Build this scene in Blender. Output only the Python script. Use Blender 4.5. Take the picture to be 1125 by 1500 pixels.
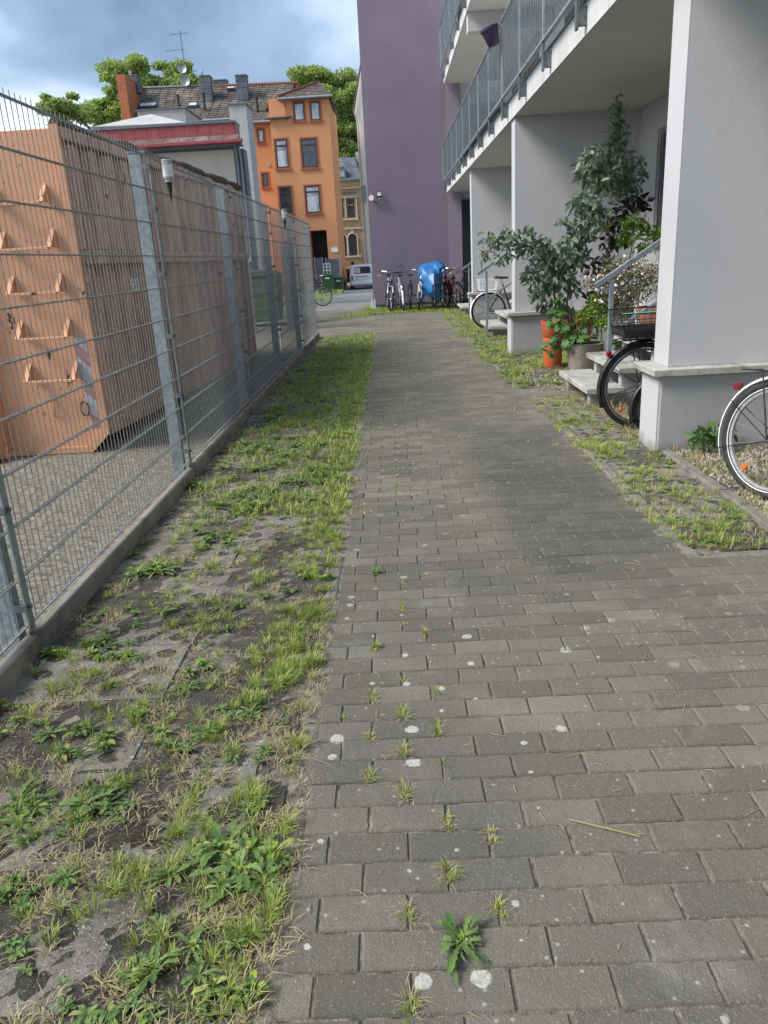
import bpy, bmesh, math, random
import numpy as np
from mathutils import Vector, Matrix, Euler, noise
rnd = random.Random(7); nr = np.random.RandomState(11)
S = bpy.context.scene; COL = S.collection
R = math.radians; PI = math.pi
for o in list(bpy.data.objects): bpy.data.objects.remove(o)

# ------------------------------------------------------------------ camera, light, exposure
cd = bpy.data.cameras.new('camera'); cam = bpy.data.objects.new('camera', cd); COL.objects.link(cam); S.camera = cam
cd.sensor_fit = 'VERTICAL'; cd.sensor_height = 24; cd.lens = 17.87; cd.clip_start = .05; cd.clip_end = 2000
cam.matrix_world = Matrix(((.9987, .049, .023, 0), (.006, .316, -.949, 0), (-.054, .947, .315, 1.42), (0, 0, 0, 1)))
_l, _q, _s = cam.matrix_world.decompose(); cam.matrix_world = Matrix.Translation((0, 0, 1.42)) @ _q.to_matrix().to_4x4()

SUN = Vector((-.70, -.20, .72)).normalized()
sd = bpy.data.lights.new('sun', 'SUN'); sd.energy = 2.1; sd.angle = R(28); sd.color = (1, .95, .87)
sun = bpy.data.objects.new('sun', sd); COL.objects.link(sun); sun.rotation_euler = SUN.to_track_quat('Z', 'Y').to_euler()
W = bpy.data.worlds.new('World'); S.world = W; W.use_nodes = True
def world():
    t = W.node_tree; t.nodes.clear(); L = t.links.new; N = t.nodes.new
    out = N('ShaderNodeOutputWorld'); mix = N('ShaderNodeMixShader')
    sk = N('ShaderNodeTexSky'); sk.sky_type = 'NISHITA'; sk.sun_disc = False
    sk.sun_elevation = math.asin(SUN.z); sk.sun_rotation = math.atan2(SUN.x, SUN.y)
    b1 = N('ShaderNodeBackground'); b1.inputs[1].default_value = .1; L(sk.outputs[0], b1.inputs[0])
    b2 = N('ShaderNodeBackground'); b2.inputs[1].default_value = 1.0
    tc = N('ShaderNodeTexCoord'); sx = N('ShaderNodeSeparateXYZ'); L(tc.outputs['Generated'], sx.inputs[0])
    ad = N('ShaderNodeMath'); ad.operation = 'ADD'; L(sx.outputs[2], ad.inputs[0]); ad.inputs[1].default_value = .22
    mx = N('ShaderNodeMath'); mx.operation = 'MAXIMUM'; L(ad.outputs[0], mx.inputs[0]); mx.inputs[1].default_value = .05
    dv = N('ShaderNodeVectorMath'); dv.operation = 'DIVIDE'; L(tc.outputs['Generated'], dv.inputs[0])
    cb = N('ShaderNodeCombineXYZ'); [L(mx.outputs[0], cb.inputs[i]) for i in range(3)]; L(cb.outputs[0], dv.inputs[1])
    mp = N('ShaderNodeMapping'); L(dv.outputs[0], mp.inputs[0]); mp.inputs['Location'].default_value = (SKYX, SKYY, 0); mp.inputs['Scale'].default_value = (1, .8, .35)
    n1 = N('ShaderNodeTexNoise'); L(mp.outputs[0], n1.inputs[0]); n1.inputs['Scale'].default_value = 1.3; n1.inputs['Detail'].default_value = 7; n1.inputs['Roughness'].default_value = .48; n1.inputs['Distortion'].default_value = .3
    # brighter towards the horizon, as under a broken rain cloud
    hz = N('ShaderNodeMapRange'); L(sx.outputs[2], hz.inputs[0]); hz.inputs[1].default_value = .13; hz.inputs[2].default_value = .27; hz.inputs[3].default_value = .40; hz.inputs[4].default_value = -.03
    hl = N('ShaderNodeMapRange'); L(sx.outputs[0], hl.inputs[0]); hl.inputs[1].default_value = -.45; hl.inputs[2].default_value = -.1; hl.inputs[3].default_value = 1.0; hl.inputs[4].default_value = .2
    hm = N('ShaderNodeMath'); hm.operation = 'MULTIPLY'; L(hz.outputs[0], hm.inputs[0]); L(hl.outputs[0], hm.inputs[1])
    sm = N('ShaderNodeMath'); sm.operation = 'ADD'; L(n1.outputs[0], sm.inputs[0]); L(hm.outputs[0], sm.inputs[1])
    cr = N('ShaderNodeValToRGB'); L(sm.outputs[0], cr.inputs[0]); e = cr.color_ramp.elements
    e[0].position = .36; e[0].color = (.074, .108, .168, 1); e[1].position = .74; e[1].color = (.56, .58, .59, 1)
    m = e.new(.50); m.color = (.145, .20, .285, 1); m = e.new(.60); m.color = (.30, .355, .43, 1)
    L(cr.outputs[0], b2.inputs[0]); L(b1.outputs[0], mix.inputs[1]); L(b2.outputs[0], mix.inputs[2]); mix.inputs[0].default_value = .88
    L(mix.outputs[0], out.inputs[0])
SKYX, SKYY = 0.4, 9.2
world()
S.view_settings.view_transform = 'Standard'; S.view_settings.look = 'None'; S.view_settings.gamma = 1; S.view_settings.exposure = 1.45
S.view_settings.use_curve_mapping = False
S.render.resolution_x = 768; S.render.resolution_y = 1024

# ------------------------------------------------------------------ helpers
def tag(o, label=None, cat=None, group=None, kind=None):
    if label: o['label'] = label
    if cat: o['category'] = cat
    if group: o['group'] = group
    if kind: o['kind'] = kind
    return o
def empty(name, loc=(0, 0, 0), rz=0, label=None, cat=None, group=None, rot=None):
    o = bpy.data.objects.new(name, None); COL.objects.link(o); o.empty_display_size = .1
    T = Matrix.Translation(loc) @ (Euler(rot).to_matrix().to_4x4() if rot else Matrix.Rotation(rz, 4, 'Z'))
    o.matrix_world = T; WM[o.name] = T
    return tag(o, label, cat, group)
WM = {}
def link(name, me, parent=None, local=False, m4=None):
    o = bpy.data.objects.new(name, me); COL.objects.link(o)
    if m4 is not None: o.matrix_basis = m4
    if parent is not None:
        o.parent = parent
        if not local and parent.name in WM: o.matrix_parent_inverse = WM[parent.name].inverted()
    if parent is not None and parent.name in WM: WM[o.name] = WM[parent.name] if local else Matrix.Identity(4)
    return o
class MB:
    def __init__(s): s.v = []; s.f = []; s.mi = []; s.m = 0
    def add(s, vs, fs):
        b = len(s.v); s.v += [tuple(p) for p in vs]; s.f += [tuple(b + i for i in f) for f in fs]; s.mi += [s.m] * len(fs); return s
    def box(s, x0, x1, y0, y1, z0, z1, bev=0):
        if bev:
            b = bev; v = []
            for z, k in ((z0, b), (z0 + b, 0), (z1 - b, 0), (z1, b)):
                v += [(x0 + k, y0 + k, z), (x1 - k, y0 + k, z), (x1 - k, y1 - k, z), (x0 + k, y1 - k, z)]
            f = [(3, 2, 1, 0), (12, 13, 14, 15)] + [(4*r + i, 4*r + (i+1) % 4, 4*r + 4 + (i+1) % 4, 4*r + 4 + i) for r in range(3) for i in range(4)]
            return s.add(v, f)
        return s.add([(x0,y0,z0),(x1,y0,z0),(x1,y1,z0),(x0,y1,z0),(x0,y0,z1),(x1,y0,z1),(x1,y1,z1),(x0,y1,z1)],
                     [(0,3,2,1),(4,5,6,7),(0,1,5,4),(1,2,6,5),(2,3,7,6),(3,0,4,7)])
    def obox(s, M4, sx, sy, sz):
        v = [M4 @ Vector((a*sx/2, b*sy/2, c*sz/2)) for c in (-1, 1) for a, b in ((-1,-1),(1,-1),(1,1),(-1,1))]
        return s.add(v, [(0,3,2,1),(4,5,6,7),(0,1,5,4),(1,2,6,5),(2,3,7,6),(3,0,4,7)])
    def bar(s, p, q, w, h, up=(0, 0, 1)):
        p = Vector(p); q = Vector(q); d = q - p; L = d.length; d.normalize(); u = Vector(up)
        x = d.cross(u)
        if x.length < 1e-4: x = d.cross(Vector((1, 0, 0)))
        x.normalize(); u = x.cross(d)
        return s.obox(Matrix.Translation((p + q) / 2) @ Matrix((x, d, u)).transposed().to_4x4(), w, L, h)
    def tube(s, pts, r, n=6, cap=True, closed=False):
        pts = [Vector(p) for p in pts]; N = len(pts); rr = r if hasattr(r, '__len__') else [r] * N
        b = len(s.v); u = None
        for i, p in enumerate(pts):
            d = (pts[(i+1) % N] - pts[i-1]) if closed else (pts[min(i+1, N-1)] - pts[max(i-1, 0)])
            if d.length < 1e-9: d = Vector((0, 0, 1))
            d.normalize()
            if u is None: u = d.cross(Vector((0, 0, 1)));  u = d.cross(Vector((1, 0, 0))) if u.length < .1 else u
            u = u - d * u.dot(d); u.normalize(); w = d.cross(u)
            s.v += [tuple(p + (u * math.cos(2*PI*k/n) + w * math.sin(2*PI*k/n)) * rr[i]) for k in range(n)]
        f = [(b + i*n + k, b + i*n + (k+1) % n, b + ((i+1) % N)*n + (k+1) % n, b + ((i+1) % N)*n + k) for i in range(N if closed else N-1) for k in range(n)]
        if cap and not closed: f += [tuple(b + k for k in range(n))[::-1], tuple(b + (N-1)*n + k for k in range(n))]
        s.f += f; s.mi += [s.m] * len(f); return s
    def lathe(s, prof, n=16, c=(0, 0, 0), axis='Z', cap=True, M4=None):
        b = len(s.v); c = Vector(c)
        for r, z in prof:
            for k in range(n):
                a = 2*PI*k/n
                p = Vector((r*math.cos(a), r*math.sin(a), z))
                if axis == 'Y': p = Vector((p.x, p.z, p.y))
                if M4: p = M4 @ p
                s.v.append(tuple(p + c))
        f = [(b+i*n+k, b+i*n+(k+1) % n, b+(i+1)*n+(k+1) % n, b+(i+1)*n+k) for i in range(len(prof)-1) for k in range(n)]
        if cap: f += [tuple(b+k for k in range(n))[::-1], tuple(b+(len(prof)-1)*n+k for k in range(n))]
        s.f += f; s.mi += [s.m]*len(f); return s
    def prism(s, poly, a0, a1, plane='XZ'):
        def P(u, v, a): return (u, a, v) if plane == 'XZ' else ((a, u, v) if plane == 'YZ' else (u, v, a))
        n = len(poly)
        return s.add([P(u, v, a0) for u, v in poly] + [P(u, v, a1) for u, v in poly],
                     [tuple(range(n)), tuple(range(2*n-1, n-1, -1))] + [(i, n+i, n+(i+1) % n, (i+1) % n) for i in range(n)])
    def build(s, name, mats, parent=None, smooth=False, local=False, bevel=0, **kw):
        me = bpy.data.meshes.new(name); me.from_pydata(s.v, [], s.f)
        for m in (mats if isinstance(mats, (list, tuple)) else [mats]): me.materials.append(m)
        if any(s.mi): me.polygons.foreach_set('material_index', s.mi)
        bm = bmesh.new(); bm.from_mesh(me); bmesh.ops.recalc_face_normals(bm, faces=bm.faces); bm.to_mesh(me); bm.free()
        if smooth: me.polygons.foreach_set('use_smooth', [True]*len(me.polygons)); me.set_sharp_from_angle(angle=R(40))
        o = link(name, me, parent, local)
        if bevel:
            m = o.modifiers.new('b', 'BEVEL'); m.width = bevel; m.segments = 2; m.limit_method = 'ANGLE'
        return tag(o, **kw)
def copy_tree(o, parent=None):
    c = o.copy(); COL.objects.link(c)
    if parent is not None: c.parent = parent
    for ch in o.children: copy_tree(ch, c)
    return c
def npmesh(name, V, F, mats, parent=None, mi=None, smooth=False, **kw):
    V = np.asarray(V, np.float32).reshape(-1, 3); F = np.asarray(F, np.int32); k = F.shape[1]
    me = bpy.data.meshes.new(name); me.vertices.add(len(V)); me.vertices.foreach_set('co', V.ravel())
    me.loops.add(F.size); me.loops.foreach_set('vertex_index', F.ravel())
    me.polygons.add(len(F)); me.polygons.foreach_set('loop_start', np.arange(0, F.size, k, dtype=np.int32))
    if smooth: me.polygons.foreach_set('use_smooth', np.ones(len(F), bool))
    for m in (mats if isinstance(mats, (list, tuple)) else [mats]): me.materials.append(m)
    if mi is not None: me.polygons.foreach_set('material_index', np.asarray(mi, np.int32))
    me.update(calc_edges=True)
    return tag(link(name, me, parent), **kw)

# ------------------------------------------------------------------ materials
def C4(c): return (c[0], c[1], c[2], 1)
class NT:
    def __init__(s, name):
        s.m = bpy.data.materials.new(name); s.m.use_nodes = True; s.t = s.m.node_tree; s.b = s.t.nodes['Principled BSDF']; s.out = s.t.nodes['Material Output']
        s.geo = s.N('ShaderNodeNewGeometry'); s.pos = s.geo.outputs['Position']
    def N(s, k, **kw):
        n = s.t.nodes.new(k)
        for a, b in kw.items():
            if a in n.inputs: n.inputs[a].default_value = b
            else: setattr(n, a, b)
        return n
    def L(s, a, b): s.t.links.new(a, b)
    def noise(s, scale, detail=5, rough=.55, vec=None, stretch=None, dist=0):
        n = s.N('ShaderNodeTexNoise'); n.inputs['Scale'].default_value = scale; n.inputs['Detail'].default_value = detail; n.inputs['Roughness'].default_value = rough; n.inputs['Distortion'].default_value = dist
        v = vec or s.pos
        if stretch:
            mp = s.N('ShaderNodeMapping'); mp.inputs['Scale'].default_value = stretch; s.L(v, mp.inputs[0]); v = mp.outputs[0]
        s.L(v, n.inputs['Vector']); return n.outputs[0]
    def vor(s, scale, feature='F1', vec=None, d2=False):
        n = s.N('ShaderNodeTexVoronoi'); n.voronoi_dimensions = '2D' if d2 else '3D'; n.feature = feature; n.inputs['Scale'].default_value = scale; s.L(vec or s.pos, n.inputs['Vector']); return n
    def rng(s, v, a, b, c=0, d=1):
        n = s.N('ShaderNodeMapRange'); s.L(v, n.inputs[0])
        for i, x in enumerate((a, b, c, d)): n.inputs[i+1].default_value = x
        return n.outputs[0]
    def mth(s, op, a, b=None):
        n = s.N('ShaderNodeMath'); n.operation = op
        for i, x in enumerate((a, b)):
            if x is None: continue
            if isinstance(x, (int, float)): n.inputs[i].default_value = x
            else: s.L(x, n.inputs[i])
        return n.outputs[0]
    def mix(s, f, a, b, blend='MIX'):
        n = s.N('ShaderNodeMix'); n.data_type = 'RGBA'; n.blend_type = blend
        for sock, x in ((n.inputs[0], f), (n.inputs[6], a), (n.inputs[7], b)):
            if isinstance(x, (int, float)): sock.default_value = x
            elif isinstance(x, tuple): sock.default_value = C4(x)
            else: s.L(x, sock)
        return n.outputs[2]
    def bump(s, h, strength, dist=.01, prev=None):
        n = s.N('ShaderNodeBump'); n.inputs['Strength'].default_value = strength; n.inputs['Distance'].default_value = dist; s.L(h, n.inputs['Height'])
        if prev: s.L(prev, n.inputs['Normal'])
        s.L(n.outputs[0], s.b.inputs['Normal']); return n.outputs[0]
    def fin(s, col, rough=.8, metal=0, spec=.4):
        if isinstance(col, tuple): s.b.inputs['Base Color'].default_value = C4(col)
        else: s.L(col, s.b.inputs['Base Color'])
        if isinstance(rough, (int, float)): s.b.inputs['Roughness'].default_value = rough
        else: s.L(rough, s.b.inputs['Roughness'])
        s.b.inputs['Metallic'].default_value = metal; s.b.inputs['Specular IOR Level'].default_value = spec
        return s.m
def simple(name, c, c2=None, scale=8, rough=.6, metal=0, bump=0, bs=60, stretch=None, spots=None, spec=.4, bd=.01, lo=.35, hi=.65):
    t = NT(name); col = c
    if c2: col = t.mix(t.rng(t.noise(scale, stretch=stretch), lo, hi), c, c2)
    for sp in (spots or []):      # (colour, scale, lo, hi[, stretch])
        n = t.noise(sp[1], 6, .6, stretch=sp[4] if len(sp) > 4 else None)
        col = t.mix(t.rng(n, sp[2], sp[3]), col, sp[0])
    if bump: t.bump(t.noise(bs, 4), bump, bd)
    return t.fin(col, rough, metal, spec)
def leafmat(name, cols, rough=.55, trans=.3, size=None):
    t = NT(name); r = t.geo.outputs['Random Per Island']
    cr = t.N('ShaderNodeValToRGB'); t.L(r, cr.inputs[0]); e = cr.color_ramp.elements
    e[0].color = C4(cols[0]); e[-1].color = C4(cols[-1]); e[-1].position = 1
    for i, c in enumerate(cols[1:-1]): x = e.new((i+1)/(len(cols)-1)); x.color = C4(c)
    col = t.mix(t.rng(t.noise(1.3, 3), .3, .7, 0, .5), cr.outputs[0], tuple(k*.6 for k in cols[0]))
    t.fin(col, rough, 0, .35)
    tr = t.N('ShaderNodeBsdfTranslucent'); t.L(col, tr.inputs[0]); mx = t.N('ShaderNodeMixShader'); mx.inputs[0].default_value = trans
    t.L(t.b.outputs[0], mx.inputs[1]); t.L(tr.outputs[0], mx.inputs[2]); t.L(mx.outputs[0], t.out.inputs[0]); return t.m

def m_brick():
    t = NT('paver'); oi = t.N('ShaderNodeObjectInfo')
    r = t.mth('FRACT', t.mth('ADD', t.geo.outputs['Random Per Island'], t.mth('MULTIPLY', oi.outputs['Random'], 7.31)))
    c = t.mix(r, (.124, .116, .093), (.200, .187, .150))
    c = t.mix(t.rng(t.noise(.9, 5, .6), .40, .68), c, (.108, .102, .092))         # broad dark stains of wear
    c = t.mix(t.rng(t.noise(2.6, 4, .6), .56, .75), c, (.215, .205, .178))
    c = t.mix(t.rng(t.noise(160, 2, .7), .60, .70, 0, .6), c, (.38, .37, .34))    # fine pale grit
    c = t.mix(t.rng(t.noise(210, 2, .7), .34, .26, 0, .7), c, (.045, .045, .045))
    sp = t.N('ShaderNodeSeparateXYZ'); t.L(t.pos, sp.inputs[0])          # old dark stain on the right of the path, edge broken by noise
    ex = t.mth('POWER', t.mth('MULTIPLY', t.mth('SUBTRACT', sp.outputs[0], t.mth('ADD', 1.0, t.mth('MULTIPLY', sp.outputs[1], -.01))), 1.9), 2); ey = t.mth('POWER', t.mth('MULTIPLY', t.mth('SUBTRACT', sp.outputs[1], 4.6), .55), 2)
    sd_ = t.mth('ADD', t.mth('ADD', ex, ey), t.mth('MULTIPLY', t.mth('SUBTRACT', t.noise(2.2, 6, .65), .5), 2.2)); c = t.mix(t.rng(sd_, 1.1, .25, 0, .6), c, (.062, .061, .060))
    v = t.vor(8.5, d2=True); seed = t.N('ShaderNodeSeparateColor'); t.L(v.outputs['Color'], seed.inputs[0])     # lichen rounds
    wob = t.mth('ADD', v.outputs['Distance'], t.mth('MULTIPLY', t.mth('SUBTRACT', t.noise(50, 3), .5), .16))
    size = t.mth('MULTIPLY', t.mth('POWER', t.rng(seed.outputs[0], .66, 1, .0, 1), 1.9), .20)
    m = t.mth('MULTIPLY', t.mth('GREATER_THAN', seed.outputs[0], .66), t.rng(t.mth('SUBTRACT', wob, size), .01, -.02))
    m = t.mth('MULTIPLY', m, t.rng(t.noise(90, 3), .3, .5, .35, .95)); m = t.mth('MULTIPLY', m, t.rng(sp.outputs[1], 2.4, 4.2, 1, .25)); m = t.mth('MULTIPLY', m, t.rng(sp.outputs[0], .35, .9, 1, .3))
    c = t.mix(m, c, (.50, .50, .45))
    v2 = t.vor(30, d2=True); s2 = t.N('ShaderNodeSeparateColor'); t.L(v2.outputs['Color'], s2.inputs[0])
    c = t.mix(t.mth('MULTIPLY', t.mth('GREATER_THAN', s2.outputs[1], .93), t.rng(t.mth('ADD', v2.outputs['Distance'], t.mth('MULTIPLY', t.noise(130, 3), .25)), .30, .20, 0, .7)), c, (.42, .42, .38))
    b = t.bump(t.noise(38, 6, .65), .7, .008); t.bump(t.noise(200, 3, .6), .8, .004, b)
    return t.fin(c, .88, 0, .3)
def m_soil():
    t = NT('soil'); c = t.mix(t.rng(t.noise(14, 6, .65), .35, .65), (.09, .082, .07), (.20, .185, .16))
    c = t.mix(t.rng(t.noise(2.2, 5, .6), .54, .68, 0, .75), c, (.055, .045, .018))
    c = t.mix(t.rng(t.noise(3.2, 5, .6), .55, .72, 0, .65), c, (.23, .205, .165))
    c = t.mix(t.rng(t.noise(150, 2, .7), .60, .68), c, (.42, .41, .38))
    c = t.mix(t.rng(t.noise(110, 2, .7), .38, .30), c, (.02, .018, .015))
    b = t.bump(t.noise(60, 6, .7), .9, .02); t.bump(t.noise(240, 3, .7), .6, .006, b)
    return t.fin(c, .95, 0, .2)
def m_grid():
    t = NT('grid paver'); c = t.mix(t.rng(t.noise(9, 6, .65), .35, .65), (.15, .14, .122), (.24, .225, .195))
    c = t.mix(t.rng(t.noise(1.7, 5, .6), .5, .66, 0, .8), c, (.075, .068, .05))
    c = t.mix(t.rng(t.noise(26, 4, .6), .64, .70), c, (.48, .48, .45))
    c = t.mix(t.rng(t.noise(170, 2, .7), .60, .68), c, (.42, .41, .38))
    c = t.mix(t.rng(t.noise(130, 2, .7), .38, .32), c, (.03, .03, .028))
    b = t.bump(t.noise(40, 6, .7), .6, .012); t.bump(t.noise(230, 3, .7), .5, .004, b)
    return t.fin(c, .92, 0, .25)
def m_ground():
    t = NT('yard ground'); c = t.mix(t.rng(t.noise(3, 6, .6), .35, .65), (.115, .112, .105), (.19, .185, .172))
    c = t.mix(t.rng(t.noise(30, 5, .7), .62, .70), c, (.42, .42, .40))
    c = t.mix(t.rng(t.noise(120, 2, .7), .58, .68), c, (.34, .33, .31)); c = t.mix(t.rng(t.noise(90, 2, .7), .40, .32), c, (.04, .04, .038))
    t.bump(t.noise(90, 6, .7), .7, .01); return t.fin(c, .92, 0, .3)
def m_stucco(name, c, c2, strength=.5, grain=130):
    t = NT(name); col = t.mix(t.rng(t.noise(1.1, 5, .6), .3, .7), c, c2)
    col = t.mix(t.rng(t.noise(2.3, 6, .7, stretch=(6, 6, .5)), .60, .80, 0, .35), col, tuple(k*.62 for k in c))
    col = t.mix(t.rng(t.noise(34, 3, .5), .72, .76, 0, .4), col, tuple(k*.45 for k in c))
    sp = t.N('ShaderNodeSeparateXYZ'); t.L(t.pos, sp.inputs[0]); hgt = t.mth('ADD', sp.outputs[2], t.mth('MULTIPLY', t.noise(7, 5, .7), -.22))
    col = t.mix(t.rng(hgt, -.02, -.12, 0, .8), col, (.13, .12, .095))
    t.bump(t.noise(grain, 4, .6), strength, .006); return t.fin(col, .9, 0, .25)
def m_skip(name, c, c2, rust=.6, streak=True):
    t = NT(name); col = t.mix(t.rng(t.noise(2, 6, .6), .3, .7), c, c2)
    if streak:
        col = t.mix(t.rng(t.noise(9, 6, .7, stretch=(1, 1, .09)), .44, .62, 0, .85), col, (.19, .125, .10))
        col = t.mix(t.rng(t.noise(16, 5, .7, stretch=(1, 1, .06)), .56, .68, 0, .7), col, (.56, .41, .32))
    col = t.mix(t.rng(t.noise(7, 7, .7, stretch=(1, 1, .6)), rust, rust+.03), col, (.045, .022, .014))
    col = t.mix(t.rng(t.noise(24, 5, .7), rust+.06, rust+.09), col, (.10, .035, .015))
    t.bump(t.noise(30, 5, .6), .25, .01); return t.fin(col, .62, 0, .4)
def m_roof(name, c, c2, lich=(.35, .34, .30)):
    t = NT(name); col = t.mix(t.rng(t.noise(1.2, 6, .65), .35, .65), c, c2)
    col = t.mix(t.rng(t.noise(.6, 6, .7), .52, .68, 0, .5), col, lich); col = t.mix(t.rng(t.noise(7, 3), .5, .7, 0, .5), col, tuple(k*.5 for k in c))
    t.bump(t.noise(6, 4), .5, .05); return t.fin(col, .85, 0, .3)
def m_glass(name='window glass', c=(.02, .025, .03), rough=.06):
    t = NT(name); b = t.mix(t.rng(t.noise(2.2, 3, .5), .4, .6), c, tuple(k*2.2+.01 for k in c)); t.fin(b, rough, 0, .9); return t.m
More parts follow.
